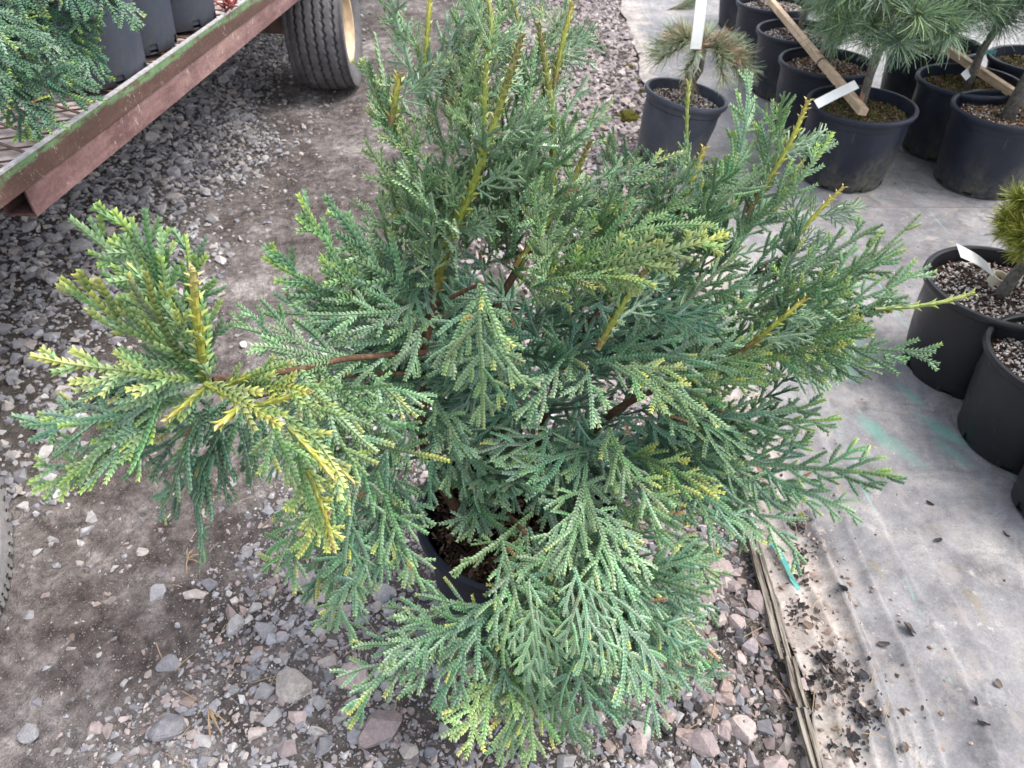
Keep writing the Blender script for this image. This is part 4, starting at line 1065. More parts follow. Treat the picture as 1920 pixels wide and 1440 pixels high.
# left limb: the hub at its end
for b, t, kw in (
    ((400, 705, .62), (130, 415, .70), dict(hue=.7, tip=.55, Wd=.34, tipc=GTIP)),
    ((405, 700, .63), (215, 398, .70), dict(hue=.55, tip=.5, Wd=.34, tipc=GTIP)),
    ((395, 690, .64), (285, 395, .71), dict(hue=.5, tip=.5, Wd=.30, tipc=GTIP)),
    ((395, 690, .66), (345, 445, .73), dict(hue=.15, tip=.2, Wd=.36, tipc=GTIP)),
    ((330, 660, .60), (145, 518, .60), dict(hue=1.0, tip=.85, Wd=.40)),
    ((350, 680, .62), (272, 515, .62), dict(hue=.9, tip=.7, Wd=.42)),
    ((360, 715, .60), (65, 668, .56), dict(hue=1.0, tip=.8, Wd=.20)),
    ((400, 735, .62), (50, 915, .56), dict(hue=.4, tip=.6, Wd=.34, tipc=GTIP)),
    ((405, 735, .62), (115, 910, .55), dict(hue=.8, tip=.8, Wd=.22, tipc=GTIP)),
    ((390, 730, .63), (65, 800, .60), dict(hue=.15, tip=.3, Wd=.34, tipc=GTIP)),
    ((420, 750, .63), (285, 955, .58), dict(hue=.0, tip=.2, Wd=.36, pale=.25)),
    ((440, 760, .64), (378, 1050, .60), dict(hue=.0, tip=.05, Wd=.24)),
    ((390, 720, .63), (210, 700, .60), dict(hue=.4, tip=.3, Wd=.5)),
    ((380, 705, .63), (280, 640, .62), dict(hue=.6, tip=.3, Wd=.6)),
    ((460, 740, .65), (330, 860, .60), dict(hue=.1, tip=.1, Wd=.5)),
    ((420, 720, .66), (180, 760, .63), dict(hue=.1, tip=.15, Wd=.42)),
    ((430, 745, .66), (215, 880, .62), dict(hue=.05, tip=.1, Wd=.36)),
    ((400, 730, .65), (130, 745, .64), dict(hue=.1, tip=.1, Wd=.34)),
    ((470, 750, .67), (330, 960, .63), dict(hue=.0, tip=.05, Wd=.34)),
    ((380, 710, .66), (200, 600, .68), dict(hue=.3, tip=.2, Wd=.36)),
    ((500, 745, .68), (470, 900, .64), dict(hue=.1, tip=.1, Wd=.44)),
    ((370, 690, .66), (230, 470, .72), dict(hue=.3, tip=.3, Wd=.30, tipc=GTIP)),
    ((480, 740, .66), (420, 860, .62), dict(hue=.1, tip=.1, Wd=.6))):
    kw['Wd'] *= 1.0; kw.setdefault('sp', .0215); kw.setdefault('s0', .0050 if kw['hue'] > .5 else .0044)
    sp(b, t, Vector((-.2, -.45, .85)), arch=.07, drape=.5, **kw)
NUP = len(LEADS)
# bare bright yellow shoots spreading from the hub
YELLOW = [([(385, 720, .60), (470, 765, .57), (515, 790, .555)], .0075), ([(455, 755, .575), (430, 785, .56), (405, 800, .55)], .007), ([(470, 765, .57), (530, 745, .57), (578, 735, .57)], .006),
          ([(390, 722, .60), (350, 755, .585), (308, 790, .57)], .0055), ([(540, 800, .58), (600, 860, .56), (632, 905, .55)], .0065), ([(575, 880, .58), (610, 960, .56), (625, 1030, .55)], .006),
          ([(590, 840, .58), (640, 880, .57), (665, 905, .56)], .0055), ([(420, 725, .61), (500, 690, .62), (548, 680, .62)], .0055)]
for pts, r in YELLOW: leader(pts, r*.72, r*.62, STEM_YY, .0082, 1.3)
for b, t, kw in (
    ((400, 715, .60), (520, 795, .55), dict(hue=1.3, tip=.8, Wd=.3, s0=.0054)),
    ((530, 780, .60), (645, 910, .55), dict(hue=1.15, tip=.9, Wd=.26, s0=.0054)),
    ((560, 840, .60), (628, 1030, .55), dict(hue=1.1, tip=.9, Wd=.22, s0=.0052)),
    ((500, 770, .62), (560, 900, .58), dict(hue=.8, tip=.4, Wd=.5)),
    ((430, 730, .62), (575, 735, .57), dict(hue=1.2, tip=.8, Wd=.18, s0=.0052)),
    ((420, 720, .62), (540, 680, .62), dict(hue=.95, tip=.6, Wd=.3))):
    sp(b, t, Vector((0, -.6, .8)), arch=.06, drape=.4, **kw)
# between the limb and the trunk: pale fans
for b, t, kw in (
    ((660, 672, .77), (440, 612, .72), dict(hue=.3, tip=.05, Wd=.42, pale=.35)),
    ((640, 680, .75), (470, 650, .70), dict(hue=.5, tip=.05, Wd=.42, pale=.5)),
    ((800, 590, .86), (510, 585, .80), dict(hue=.15, tip=.05, Wd=.32, pale=.2)),
    ((800, 640, .86), (620, 640, .80), dict(hue=.3, tip=.05, Wd=.45, pale=.2)),
    ((560, 690, .70), (705, 845, .64), dict(hue=.75, tip=.35, Wd=.46, pale=.5)),
    ((600, 690, .72), (760, 800, .66), dict(hue=.55, tip=.15, Wd=.5, pale=.45)),
    ((580, 700, .70), (690, 885, .63), dict(hue=1.0, tip=.7, Wd=.34)),
    ((560, 700, .70), (590, 850, .64), dict(hue=.7, tip=.2, Wd=.5, pale=.3)),
    ((680, 680, .78), (780, 780, .72), dict(hue=.3, tip=.1, Wd=.5, pale=.15)),
    ((780, 720, .84), (600, 760, .76), dict(hue=.15, tip=.05, Wd=.5, pale=.1)),
    ((520, 700, .68), (600, 780, .62), dict(hue=.9, tip=.4, Wd=.5)),
    ((790, 780, .84), (640, 870, .76), dict(hue=.05, tip=.05, Wd=.55)),
    ((795, 760, .84), (880, 860, .76), dict(hue=.1, tip=.05, Wd=.55)),
    ((700, 830, .76), (830, 865, .68), dict(hue=.5, tip=.6, Wd=.2))):
    sp(b, t, Vector((-.05, -.6, .8)), arch=.09, drape=.45, **{**kw, 'tip': kw['tip']*.5})
for b, t, kw in (
    ((800, 770, .87), (905, 935, .77), dict(hue=.1, tip=.05, Wd=.42)),
    ((840, 790, .87), (960, 930, .78), dict(hue=.2, tip=.05, Wd=.42)),
    ((900, 820, .88), (835, 925, .80), dict(hue=.1, tip=.05, Wd=.42)),
    ((800, 720, .86), (860, 830, .78), dict(hue=.3, tip=.05, Wd=.4)),
    ((830, 880, .84), (965, 1005, .74), dict(hue=.0, tip=.05, Wd=.40)),
    ((900, 860, .85), (880, 1015, .75), dict(hue=.1, tip=.05, Wd=.44)),
    ((960, 860, .86), (940, 985, .77), dict(hue=.1, tip=.05, Wd=.5)),
    ((1010, 870, .86), (1050, 1020, .74), dict(hue=.2, tip=.05, Wd=.44)),
    ((1000, 960, .76), (850, 1075, .66), dict(hue=.5, tip=.1, Wd=.26)),
    ((840, 850, .86), (800, 945, .80), dict(hue=.1, tip=.05, Wd=.5)),
    ((880, 740, .9), (800, 830, .82), dict(hue=.1, tip=.05, Wd=.42)),
    ((960, 780, .9), (1010, 900, .8), dict(hue=.2, tip=.05, Wd=.42)),
    ((680, 672, .78), (520, 760, .70), dict(hue=.6, tip=.1, Wd=.34, pale=.3)),
    ((720, 668, .80), (620, 780, .73), dict(hue=.3, tip=.05, Wd=.42, pale=.2)),
    ((620, 676, .74), (520, 690, .70), dict(hue=.5, tip=.1, Wd=.4, pale=.4))):
    sp(b, t, Vector((0, -.6, .8)), arch=.09, drape=.45, **kw)
# spikes on the upper left side
for b, t, kw in (
    ((740, 590, .86), (552, 372, .86), dict(hue=.5, tip=.4, Wd=.24, tipc=GTIP)),
    ((720, 520, .87), (608, 372, .88), dict(hue=.2, tip=.2, Wd=.26, tipc=GTIP)),
    ((760, 640, .86), (495, 483, .82), dict(hue=.35, tip=.35, Wd=.28, tipc=GTIP)),
    ((770, 600, .88), (560, 545, .84), dict(hue=.1, tip=.05, Wd=.36)),
    ((780, 560, .88), (640, 480, .86), dict(hue=.4, tip=.05, Wd=.5, pale=.3)),
    ((770, 620, .86), (600, 590, .82), dict(hue=.1, tip=.05, Wd=.5))):
    sp(b, t, Vector((.1, -.5, .7)), arch=.05, drape=.3, s0=.0056, zt=.12, **kw)
# the standing crown at the back: thin bristly sprays
tops = [(655, 112, .98), (690, 70, 1.0), (732, -10, 1.05), (735, 190, .96), (685, 265, .94), (700, 330, .93), (770, 95, 1.02), (850, 15, 1.08), (860, 100, 1.04), (905, -20, 1.1),
        (945, -10, 1.1), (905, 70, 1.02), (1020, 20, 1.08), (1075, 0, 1.1), (1100, 145, 1.04), (1145, 185, 1.03), (1060, 100, 1.05), (1148, 225, 1.03), (690, 180, .96), (645, 110, .98), (985, 110, 1.06), (870, 60, 1.06)]
for i, t in enumerate(tops):
    t = (max(t[0], 700-.12*t[1]) if t[0] < 760 else t[0], t[1], t[2]); b = (885 + (t[0]-900)*.5 + rc.uniform(-25, 25), t[1]*.45+255+rc.uniform(-20, 40), .93+(t[2]-.95)*.5)
    sp(b, t, Vector((rc.normal(), rc.normal()-.5, .2)), hue=rc.uniform(.8, 1.25), tip=.5, tipc=np.array((.34, .35, .12)), Wd=rc.uniform(.18, .29), pale=rc.uniform(.25, .5), s0=.0031, sp=.0175, arch=.04, drape=.1, zt=.30, spiky=.9, ang=(47, 34))
# right of centre and the far right arm
for b, t, kw in (
    ((985, 520, .88), (1360, 445, .84), dict(hue=1.0, tip=.6, Wd=.20, pale=.15, s0=.006)),
    ((990, 520, .88), (1340, 420, .88), dict(hue=.7, tip=.25, Wd=.28, pale=.3)),
    ((1000, 540, .87), (1200, 520, .80), dict(hue=.8, tip=.3, Wd=.3, pale=.3)),
    ((1060, 420, .95), (1285, 282, 1.0), dict(hue=.3, tip=.3, Wd=.25, spiky=.5)),
    ((1080, 430, .95), (1340, 310, 1.0), dict(hue=.3, tip=.35, Wd=.28, spiky=.5)),
    ((1120, 440, .95), (1310, 380, .96), dict(hue=.5, tip=.3, Wd=.36, pale=.2)),
    ((1240, 470, .95), (1270, 330, 1.0), dict(hue=.4, tip=.3, Wd=.34, spiky=.4)),
    ((1350, 480, .98), (1410, 140, 1.10), dict(hue=.2, tip=.3, Wd=.20, pale=.2, tipc=GTIP)),
    ((1380, 450, 1.0), (1375, 250, 1.08), dict(hue=.2, tip=.3, Wd=.3, pale=.15, tipc=GTIP)),
    ((1390, 440, 1.0), (1445, 190, 1.08), dict(hue=.25, tip=.35, Wd=.26, pale=.15, tipc=GTIP)),
    ((1400, 430, 1.0), (1560, 252, 1.05), dict(hue=.35, tip=.3, Wd=.26, pale=.25, tipc=GTIP)),
    ((1380, 460, .98), (1500, 300, 1.04), dict(hue=.25, tip=.2, Wd=.3, pale=.1)),
    ((1350, 480, .97), (1330, 330, 1.02), dict(hue=.2, tip=.1, Wd=.4)),
    ((1370, 600, .92), (1730, 412, .90), dict(hue=.35, tip=.55, Wd=.24, pale=.25, tipc=np.array((.5, .53, .16)))),
    ((1420, 590, .92), (1645, 430, .93), dict(hue=.35, tip=.35, Wd=.26, tipc=GTIP)),
    ((1400, 620, .90), (1742, 500, .86), dict(hue=.3, tip=.4, Wd=.25, pale=.2, tipc=GTIP)),
    ((1420, 630, .88), (1750, 660, .78), dict(hue=.15, tip=.3, Wd=.28, tipc=GTIP)),
    ((1440, 620, .90), (1705, 575, .82), dict(hue=.3, tip=.2, Wd=.30, pale=.3)),
    ((1430, 640, .88), (1650, 700, .80), dict(hue=.05, tip=.05, Wd=.34)),
    ((1400, 660, .87), (1560, 690, .80), dict(hue=.2, tip=.1, Wd=.4)),
    ((1400, 560, .94), (1560, 470, .95), dict(hue=.1, tip=.1, Wd=.36)),
    ((1380, 540, .95), (1480, 430, .98), dict(hue=.1, tip=.1, Wd=.36)),
    ((1320, 700, .86), (1530, 600, .86), dict(hue=.9, tip=.5, Wd=.3)),
    ((1300, 720, .85), (1480, 640, .84), dict(hue=.7, tip=.2, Wd=.36, pale=.2)),
    ((1290, 640, .9), (1420, 560, .92), dict(hue=.5, tip=.1, Wd=.45, pale=.2)),
    ((1260, 600, .9), (1380, 480, .96), dict(hue=.2, tip=.05, Wd=.45)),
    ((1420, 650, .87), (1640, 620, .80), dict(hue=.8, tip=.45, Wd=.3, pale=.1)),
    ((1420, 640, .88), (1690, 470, .9), dict(hue=.1, tip=.1, Wd=.3))):
    kw['hue'] += .2; kw.setdefault('s0', .0037); kw.setdefault('sp', .0185); kw.setdefault('spiky', .2)
    sp(b, t, Vector((.15, -.5, .75)), arch=.04, drape=.2, zt=.12, **kw)
# right lower fans
for b, t, kw in (
    ((1230, 850, .84), (1685, 902, .72), dict(hue=.2, tip=.35, Wd=.26, tipc=GTIP)),
    ((1260, 860, .84), (1600, 960, .72), dict(hue=.1, tip=.15, Wd=.32, pale=.2)),
    ((1260, 830, .85), (1575, 780, .80), dict(hue=.15, tip=.2, Wd=.26, pale=.2, tipc=GTIP)),
    ((1280, 850, .84), (1545, 745, .82), dict(hue=.25, tip=.3, Wd=.24, tipc=GTIP)),
    ((1240, 860, .82), (1510, 1050, .68), dict(hue=.25, tip=.15, Wd=.30, pale=.2)),
    ((1220, 870, .82), (1430, 1010, .69), dict(hue=.1, tip=.05, Wd=.45)),
    ((1180, 860, .82), (1345, 935, .70), dict(hue=1.0, tip=.6, Wd=.36)),
    ((1120, 830, .82), (1250, 960, .70), dict(hue=.8, tip=.3, Wd=.45, pale=.25)),
    ((1180, 680, .84), (1362, 800, .72), dict(hue=1.1, tip=.75, Wd=.26, pale=.3)),
    ((1150, 680, .84), (1290, 770, .74), dict(hue=.8, tip=.3, Wd=.4, pale=.3)),
    ((1085, 650, .84), (990, 790, .73), dict(hue=.3, tip=.1, Wd=.42, pale=.45)),
    ((1100, 690, .82), (1110, 800, .73), dict(hue=.4, tip=.1, Wd=.55, pale=.3)),
    ((1250, 740, .86), (1430, 720, .82), dict(hue=.5, tip=.25, Wd=.36)),
    ((1200, 760, .86), (1400, 850, .76), dict(hue=.2, tip=.05, Wd=.5)),
    ((1250, 790, .86), (1490, 770, .80), dict(hue=.1, tip=.05, Wd=.36)),
    ((1160, 900, .80), (1300, 1060, .66), dict(hue=.25, tip=.15, Wd=.5)),
    ((1120, 840, .84), (960, 900, .74), dict(hue=.1, tip=.1, Wd=.6)),
    ((1060, 800, .86), (930, 870, .76), dict(hue=.1, tip=.1, Wd=.6)),
    ((1140, 800, .84), (1180, 900, .74), dict(hue=.6, tip=.2, Wd=.6, pale=.3))):
    sp(b, t, Vector((.1, -.55, .8)), arch=.08, drape=.4, s0=.0040, sp=.0185, **kw)
# the hanging fronds in the middle
for b, t, kw in (
    ((900, 540, .84), (905, 805, .76), dict(hue=.75, tip=.1, Wd=.30, pale=.25)),
    ((895, 530, .84), (952, 660, .76), dict(hue=.6, tip=.7, Wd=.16, pale=.3)),
    ((890, 560, .84), (830, 700, .78), dict(hue=.4, tip=.05, Wd=.4, pale=.2)),
    ((900, 570, .84), (985, 720, .78), dict(hue=.5, tip=.1, Wd=.36, pale=.1)),
    ((800, 610, .86), (690, 600, .82), dict(hue=.2, tip=.0, Wd=.5, pale=.6)),
    ((830, 590, .86), (740, 690, .80), dict(hue=.5, tip=.0, Wd=.5, pale=.3)),
    ((960, 500, .88), (1060, 560, .80), dict(hue=.8, tip=.3, Wd=.4, pale=.2)),
    ((930, 470, .9), (880, 400, .9), dict(hue=.3, tip=.1, Wd=.5)),
    ((960, 480, .9), (960, 370, .92), dict(hue=.3, tip=.1, Wd=.5)),
    ((860, 470, .9), (760, 400, .9), dict(hue=.2, tip=.1, Wd=.5))):
    sp(b, t, Vector((0, -.8, .5)), arch=.10, drape=.4, **kw)
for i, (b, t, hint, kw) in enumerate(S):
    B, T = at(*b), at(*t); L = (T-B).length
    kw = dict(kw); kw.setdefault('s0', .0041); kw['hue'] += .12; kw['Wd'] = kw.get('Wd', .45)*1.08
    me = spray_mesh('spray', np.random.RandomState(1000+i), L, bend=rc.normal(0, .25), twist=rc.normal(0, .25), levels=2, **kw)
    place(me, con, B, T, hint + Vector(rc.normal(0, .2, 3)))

# --- the rest of the crown: shared sprays
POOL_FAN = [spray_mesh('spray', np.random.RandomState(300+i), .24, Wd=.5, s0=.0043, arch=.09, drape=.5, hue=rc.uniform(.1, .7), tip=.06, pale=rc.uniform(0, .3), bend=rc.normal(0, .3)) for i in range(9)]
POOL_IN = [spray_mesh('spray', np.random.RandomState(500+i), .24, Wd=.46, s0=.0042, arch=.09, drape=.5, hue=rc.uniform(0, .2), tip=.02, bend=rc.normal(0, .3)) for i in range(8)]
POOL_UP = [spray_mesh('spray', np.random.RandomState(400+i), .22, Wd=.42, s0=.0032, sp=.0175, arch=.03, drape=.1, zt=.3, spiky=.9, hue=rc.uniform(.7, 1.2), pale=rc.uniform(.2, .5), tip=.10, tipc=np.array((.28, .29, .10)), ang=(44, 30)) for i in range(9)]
for li, P in enumerate(LEADS[:NUP]):               # small side twigs on the upright leaders
    if li in (10, 12, 16): continue
    L = sum((P[i+1]-P[i]).length for i in range(len(P)-1)); side = 1
    for q in range(int(L/(.05 if li in (0, 2, 5) else .032))):
        f = rc.uniform(.05, .70)*(len(P)-1); i = int(f); b = P[i].lerp(P[i+1], f-i); d = (P[i+1]-P[i]).normalized()
        o_ = Vector((side, rc.normal(0, .6), 0)); o_ = (o_-d*o_.dot(d)).normalized(); side = -side
        dd = (d*.8+o_*.75+Vector(rc.normal(0, .1, 3))).normalized(); k = POOL_UP[rc.randint(9)]
        place(k, con, b, b+dd, d.cross(o_)+Vector(rc.normal(0, .4, 3)), rc.uniform(.28, .58)*(1.15-.7*f/(len(P)-1)), 'side_twig')
def fill(n, xr, yr, Yr, dirf, pool, ln, hint):
    for i in range(n):
        p = at(rc.uniform(*xr), rc.uniform(*yr), rc.uniform(*Yr)); d = dirf(p).normalized(); s = rc.uniform(*ln)
        k = pool[rc.randint(len(pool))]; L0 = .22 if pool is POOL_UP else .24
        b = p - d*s*.5; place(k, con, b, b+d, hint(p) + Vector(rc.normal(0, .35, 3)), s/L0)
axis = Vector((.02, .90, 0))
def radial(up, j=.35):
    def f(p):
        v = Vector((p.x-axis.x, p.y-axis.y, 0)); v = v.normalized() if v.length > 1e-3 else Vector((1, 0, 0))
        return v*1.0 + Vector((0, 0, up)) + Vector(rc.normal(0, j, 3))
    return f
upright = lambda p: Vector((p.x*.9, (p.y-.9)*.7, 1)) + Vector(rc.normal(0, .28, 3))
sideways = lambda p: Vector((rc.normal(), rc.normal()-.3, .3))
fill(16, (770, 1060), (300, 440), (.92, 1.08), upright, POOL_UP, (.12, .19), sideways)
fill(20, (740, 1190), (370, 520), (.84, 1.02), upright, POOL_UP, (.13, .20), sideways)
fill(9, (1090, 1330), (360, 520), (.92, 1.1), upright, POOL_UP, (.14, .2), sideways)
fill(9, (1300, 1450), (380, 560), (.94, 1.1), upright, POOL_FAN, (.14, .2), sideways)
fill(30, (680, 900), (500, 720), (.86, 1.0), radial(.25), POOL_IN, (.14, .22), lambda p: TOC)
fill(54, (860, 1300), (540, 840), (.88, 1.08), radial(.2), POOL_IN, (.16, .24), lambda p: TOC)
fill(15, (1250, 1560), (500, 720), (.86, 1.04), radial(.25), POOL_FAN, (.15, .24), lambda p: TOC)
fill(12, (800, 960), (700, 850), (.86, .96), radial(.0), POOL_IN, (.14, .2), lambda p: TOC)
fill(26, (920, 1350), (780, 950), (.82, .98), radial(-.2), POOL_IN, (.16, .24), lambda p: TOC)
fill(13, (560, 740), (700, 880), (.76, .9), radial(-.2), POOL_FAN, (.14, .2), lambda p: TOC)
fill(14, (960, 1280), (1110, 1240), (.55, .66), radial(-.8, .25), POOL_FAN, (.15, .22), lambda p: TOC)

# ------------------------------------------------------------------ the conifer riding on the wagon
wc = empty('potted_conifer', (-1.185, 2.13, zd+.006), 'bushy conifer in a dusty pot on the wagon deck', 'potted conifer')
fill_pot(wc, 'moss', M_POT_WAGON, .33, .80, POT_W)
a = Acc(); a.tube([(0, 0, .28), (-.02, -.03, .5), (-.05, -.05, .75)], [.014, .011, .006], 8); link('stem', a.me('stem', smooth=True), M_BARK, wc)
for i, (b, t, kw) in enumerate((
    ((-20, -110, 1.95), (268, 42, 1.80), dict(hue=.25, tip=.35)), ((40, -60, 1.9), (190, 150, 1.72), dict(hue=.1, tip=.1)), ((-80, 40, 1.75), (150, 150, 1.62), dict(hue=.2, tip=.3)),
    ((-40, 80, 1.7), (60, 270, 1.52), dict(hue=.3, tip=.4)), ((-60, 20, 1.7), (110, 130, 1.6), dict(hue=.0, tip=.05)), 
    ((-60, 110, 1.62), (175, 195, 1.52), dict(hue=.25, tip=.3)), ((-80, 90, 1.6), (60, 200, 1.5), dict(hue=.1, tip=.05)), ((-60, -20, 1.65), (80, 80, 1.58), dict(hue=.1, tip=.1, pale=.2)),
     ((-100, -40, 1.6), (30, 90, 1.5), dict(hue=.3, tip=.2, pale=.3)), ((-30, 20, 1.8), (120, 190, 1.66), dict(hue=.1, tip=.1)),
    ((-60, -80, 1.9), (170, 20, 1.76), dict(hue=.0, tip=.05)), ((-80, 0, 1.8), (90, 60, 1.7), dict(hue=.0, tip=.05)), ((-20, -90, 1.95), (225, 5, 1.84), dict(hue=.05, tip=.2)),
    ((-90, -60, 1.7), (60, 10, 1.62), dict(hue=.0, tip=.05)), ((-90, 20, 1.6), (60, 140, 1.52), dict(hue=.05, tip=.05)), ((-70, 120, 1.55), (110, 235, 1.47), dict(hue=.15, tip=.25)), ((-70, -40, 1.86), (190, 95, 1.75), dict(hue=.0, tip=.1)),
    ((-90, 60, 1.55), (20, 160, 1.45), dict(hue=.2, tip=.1)), ((-30, -20, 1.85), (140, 100, 1.75), dict(hue=.0, tip=.0)))):
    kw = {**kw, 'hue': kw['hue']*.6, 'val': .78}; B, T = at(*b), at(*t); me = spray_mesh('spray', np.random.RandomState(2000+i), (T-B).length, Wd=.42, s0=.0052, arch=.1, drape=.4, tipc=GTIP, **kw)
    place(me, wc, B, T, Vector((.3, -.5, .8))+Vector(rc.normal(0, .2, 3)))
# red twigs lying by the rail farther along
rt = empty('red_sprig', at(428, 14, 2.72), 'reddish bare sprig lying against the wagon rail', 'sprig')
a = Acc()
for k in range(9):
    p = Vector((rc.normal(0, .02), rc.normal(0, .03), .0)); d = Vector((rc.normal(0, .4), rc.normal(0, .5), rc.uniform(.1, .5))).normalized()
    a.tube([p, p+d*.03+Vector((0, 0, .01)), p+d*.07], [.005, .004, .0025], 6)
link('twig', a.me('twig', smooth=True), m_plain('red_twig', (.36, .10, .09), .6, .3), rt)['kind'] = 'stuff'

# ------------------------------------------------------------------ small things on the ground
# weathered lath along the fabric edge
def lath(pts, w, h, lab, split):
    a = Acc(); P = [atz(x, y, .022) for x, y in pts]; n = len(P)
    for off, ww, hh in ((-.32, .55, 1.0), (.25, .35, .8), (.47, .14, .55)):
        V = []; Fq = []
        for i, p in enumerate(P):
            d = (P[min(i+1, n-1)]-P[max(i-1, 0)]).normalized(); s = Vector((d.y, -d.x, 0)); c = p + s*w*off*(-1) + Vector((0, 0, rc.normal(0, .0015)))
            q = w*ww/2*(1 if 0 < i < n-1 else .6)*rc.uniform(.85, 1.1)
            V += [c-s*q, c+s*q, c+s*q*.9+Vector((0, 0, h*hh)), c-s*q*.9+Vector((0, 0, h*hh))]
        for i in range(n-1):
            b = 4*i
            for k in range(4): Fq.append((b+k, b+(k+1) % 4, b+4+(k+1) % 4, b+4+k))
        Fq += [(3, 2, 1, 0), (4*n-4, 4*n-3, 4*n-2, 4*n-1)]; a.add(V, Fq)
    o = link('wood_lath', a.me('wood_lath'), M_LATH2); return tag(o, lab, 'wood lath', 'weathered wood laths along the fabric edge')
k_ = N('lath_grain', .85, .15); n1 = k_.noise(9, 6, .7, k_.map((14, .9, 14)), .3)
c_ = k_.ramp(n1, [(.37, (.05, .042, .034)), (.47, (.14, .12, .098)), (.60, (.33, .295, .245))]); M_LATH2 = k_.done(c_, k_.bump(n1, .6, .003))
lath([(1405, 975), (1416, 1025), (1430, 1080), (1444, 1130), (1460, 1195), (1472, 1240)], .026, .010, 'broad upper piece of split grey brown lath beside the rubble', 1)
lath([(1480, 1235), (1493, 1290), (1506, 1330)], .022, .010, 'short middle piece of weathered lath beside black debris', 1)
lath([(1500, 1330), (1516, 1385), (1538, 1465)], .024, .010, 'lowest lath piece running off the bottom edge', 1)
lath([(1100, 30), (1122, 70), (1142, 108)], .024, .008, 'thin pale stick lying on far pinkish crushed rock', 1)
# teal strip
P = [atz(x, y, .030) for x, y in ((1447, 1018), (1462, 1040), (1474, 1062), (1486, 1085), (1499, 1101))]
V, Fq = [], []
for i, p in enumerate(P):
    d = (P[min(i+1, 4)]-P[max(i-1, 0)]).normalized(); s = Vector((d.y, -d.x, 0))*(.0052 if 0 < i < 4 else .0042); z = Vector((0, 0, float(fabric_h(np.array(p.x), np.array(p.y)))+.012-.030+.004*math.sin(i*1.4)))
    V += [p-s+z, p+s+z, p+s+z+Vector((0, 0, .002)), p-s+z+Vector((0, 0, .0035))]
for i in range(4):
    for k in range(4): Fq.append((4*i+k, 4*i+(k+1) % 4, 4*i+4+(k+1) % 4, 4*i+4+k))
Fq += [(3, 2, 1, 0), (16, 17, 18, 19)]
tag(link('plastic_strip', mesh('plastic_strip', V, Fq), M_TEAL), 'short teal plastic strip lying beside the weathered lath', 'plastic strip')
# curled dark leaf litter, moss and specks
def leaf_template(rs):
    n, m = 5, 4; V = []; cu = rs.uniform(1.2, 3.4); tw = rs.normal(0, .8); wd = rs.uniform(.22, .5)
    for i in range(n+1):
        t = i/n; w = (math.sin(PI*(.1+.84*t))**.7)*wd*rs.uniform(.75, 1.25)
        for j in range(m):
            u = (j/(m-1)*2-1); a_ = u*cu*.7; x = math.sin(a_)*w/max(cu*.5, .6); z = (1-math.cos(a_))*w*.8/max(cu*.5, .6)
            ca, sa = math.cos(tw*(t-.5)), math.sin(tw*(t-.5))
            V.append((x*ca-z*sa, t-.5+rs.normal(0, .05), x*sa+z*ca+.25*math.sin(t*3.1+cu)))
    F_ = []
    for i in range(n):
        for j in range(m-1): b = i*m+j; F_ += [(b, b+1, b+m+1), (b, b+m+1, b+m)]
    return np.array(V), np.array(F_)
LEAVES = [leaf_template(rc) for _ in range(14)]
FLAKES = [(T*np.array((1, 1, .45)), Fr) for T, Fr in LEAVES]
LIT = 1.35*np.array([[.025, .022, .022], [.04, .033, .03], [.03, .028, .03], [.06, .045, .036], [.018, .017, .018]])
def both_h(x, y): return np.where(x > edge_np(y), fabric_h(x, y)+.006, ground_h(x, y))
cx_, cy_ = [], []
for px, py, n, sg in ((1490, 985, 30, .018), (1500, 1035, 16, .02), (1495, 1150, 22, .02), (1480, 1235, 26, .02), (1545, 1235, 28, .014), (1555, 1280, 36, .022), (1600, 1275, 24, .02), (1620, 1345, 46, .024),
                      (1590, 1400, 16, .02), (1500, 1335, 16, .02), (1360, 1180, 26, .025), (1280, 1320, 30, .035), (1330, 1420, 36, .04), (1250, 1370, 24, .04), (1430, 1400, 18, .03), (1180, 1420, 20, .05), (1440, 1250, 18, .03), (1500, 1080, 14, .02), (1430, 1320, 14, .03)):
    q = atz(px, py, .02); n = int(n*1.9); cx_.append(rs.normal(q.x, sg*.72, n)); cy_.append(rs.normal(q.y, sg*.8, n))
cx_ = np.concatenate(cx_); cy_ = np.concatenate(cy_)
scatter('leaf_litter', rs, cx_, cy_, np.clip(rs.lognormal(math.log(.0145), .5, len(cx_)), .006, .042), LIT, .25, both_h, label='black curled leaf litter clumped along the torn fabric edge', cat='leaf litter', mat=M_BITS, tmpl=FLAKES)
for px, py, s, lab in ((1572, 1115, .038, 'dark curled leaf alone on pale silt right of teal strip'), (1703, 1183, .040, 'brown curled leaf pair by the faint green thread'), (1655, 1210, .034, 'thin tan leaf left of the brown curled pair'),
                       (1836, 1362, .034, 'small brown dead leaf low on the open fabric'), (1824, 1322, .022, 'tiny dark curled leaf above the brown dead leaf'), (1758, 1015, .030, 'flat dark leaf on the upper fabric below paint marks'),
                       (1886, 1003, .028, 'dark crumpled leaf near the right edge of the fabric'), (1742, 945, .03, 'dark leaf scrap beside a pale patch on the fabric'), (1866, 1288, .02, 'tiny pointed dry leaf on fabric near the right'), (1690, 1408, .022, 'reddish brown leaf scrap on the fold near the bottom')):
    q = atz(px, py, .02); T, Fr = LEAVES[rs.randint(14)]
    me = mesh('dead_leaf', T, Fr, np.repeat((LIT[rs.randint(5)]*1.6+.015)[None], len(T), 0)); o = link('dead_leaf', me, M_BITS); o.location = (q.x, q.y, float(fabric_h(np.array(q.x), np.array(q.y)))+.006+s*.18); o.scale = (s*.72,)*3; o.rotation_euler = (rs.normal(0, .3), rs.normal(0, .3), rs.uniform(0, 6))
    tag(o, lab, 'dead leaf', 'dead leaves on the weed fabric')
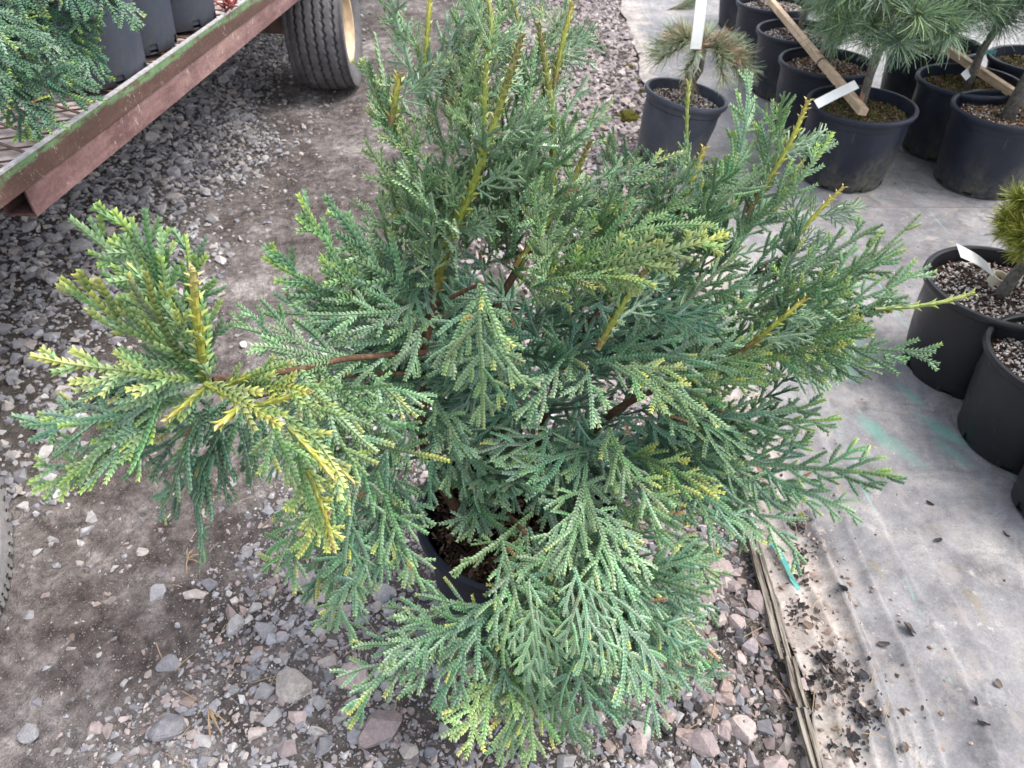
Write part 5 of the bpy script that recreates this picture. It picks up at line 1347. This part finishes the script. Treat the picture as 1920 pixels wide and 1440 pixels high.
# flakes of dried silt and leaf scraps along the torn edge
xs, ys = zone(rs, 1500, (.52, .86), (.42, 1.35), lambda x, y: smooth(.27, .05, x-edge_np(y))*smooth(-.03, .02, x-edge_np(y))*smooth(.42, .52, fbm(x*13, y*9, 3)))
scatter('silt_flakes', rs, xs, ys, np.clip(rs.lognormal(math.log(.015), .5, len(xs)), .006, .04), np.array([[.36, .27, .22], [.44, .35, .29], [.25, .18, .14], [.16, .115, .09], [.10, .075, .06]]), .12, both_h, label='peeling flakes of dried silt and leaf scraps on the torn edge', cat='silt flakes', mat=M_BITS, tmpl=FLAKES)
# chips of soil and silt crumbs on the fabric
xs, ys = zone(rs, 1500, (.55, 1.0), (.45, 1.6), lambda x, y: smooth(.34, .0, x-edge_np(y))*.8)
scatter('soil_crumbs', rs, xs, ys, np.clip(rs.lognormal(math.log(.0065), .5, len(xs)), .003, .02), np.array([[.30, .23, .19], [.38, .31, .27], [.2, .15, .12], [.07, .055, .045]]), .2, lambda x, y: fabric_h(x, y)+.006, label='crumbs of pale soil scattered on the torn fabric edge', cat='soil crumbs')
xs, ys = zone(rs, 420, (.7, 2.6), (.6, 3.2)); scatter('soil_crumbs', rs, xs, ys, rs.uniform(.003, .008, len(xs)), np.array([[.5, .46, .42], [.06, .05, .045], [.2, .16, .13]]), .3, lambda x, y: fabric_h(x, y)+.006, label='sparse specks of grit over the open weed fabric', cat='grit')
# perlite specks, straw and dry needles
xs, ys = zone(rs, 500, (-.6, .62), (.5, 1.3)); scatter('perlite', rs, xs, ys, rs.uniform(.003, .008, len(xs)), np.array([[.62, .6, .56], [.5, .46, .4]]), .4, both_h, label='white perlite specks spilled on the gravel', cat='perlite')
a = Acc()
for k in range(130):
    x, y = rs.uniform(-.75, .75), rs.uniform(.5, 1.35); l = rs.uniform(.02, .06); an = rs.uniform(0, PI); z = float(both_h(np.array(x), np.array(y)))+.010
    d = Vector((math.cos(an), math.sin(an), rs.normal(0, .06)))*l/2; c = Vector((x, y, z)); a.tube([c-d, c+Vector((0, 0, .003)), c+d], .0009, 4)
tag(link('dry_needles', a.me('dry_needles'), m_plain('straw', (.36, .26, .16), .7, .2)), 'dry tan pine needles strewn over the gravel', 'dry needles', kind='stuff')
for px, py, lab in ((392, 1330, 'bundle of pale dry grass stalks on grey gravel'), (352, 1050, 'small tan needle cluster beneath the hanging frond tip')):
    q = atz(px, py, .012); r_ = empty('straw_bundle', q, lab, 'straw', 'small bundles of dry straw'); 
    for k in range(7):
        a = Acc(); an = rs.normal(-.8 if px > 370 else .4, .35 if px > 370 else 1.2); l = rs.uniform(.03, .075)*(1 if px > 370 else .6); d = Vector((math.cos(an), math.sin(an), rs.uniform(0, .15)))
        a.tube([Vector((0, 0, .004)), d*l*.5+Vector((0, 0, .008)), d*l], [.0013, .0012, .0008], 4); link('stalk', a.me('stalk'), M_STRAW if 'M_STRAW' in globals() else bpy.data.materials['straw'], r_)
def moss_clump(px, py, r, lab):
    q = atz(px, py, .01); bm = bmesh.new(); bmesh.ops.create_icosphere(bm, subdivisions=4, radius=1)
    for v in bm.verts:
        n_ = fbm(np.array(v.co.x*3+px), np.array(v.co.y*3+v.co.z*2), 4); n2 = fbm(np.array(v.co.x*14+py), np.array(v.co.y*14+v.co.z*11), 3); v.co *= .45+.75*float(n_)+.55*float(n2); v.co.z *= .5
    me = bpy.data.meshes.new('moss_clump'); bm.to_mesh(me); bm.free(); me.polygons.foreach_set('use_smooth', [True]*len(me.polygons))
    o = link('moss_clump', me, M_MOSS); o.location = (q.x, q.y, float(both_h(np.array(q.x), np.array(q.y)))+r*.15); o.scale = (r, r, r); tag(o, lab, 'moss', 'moss clumps at the fabric edge')
moss_clump(1178, 214, .055, 'large ochre moss clump left of the leaning grey pot'); moss_clump(1192, 145, .026, 'small brown moss clump above the large ochre one'); moss_clump(1206, 165, .02, 'tiny green moss clump against the fabric corner')
moss_clump(1180, 120, .022, 'small olive moss clump farthest up the fabric edge')
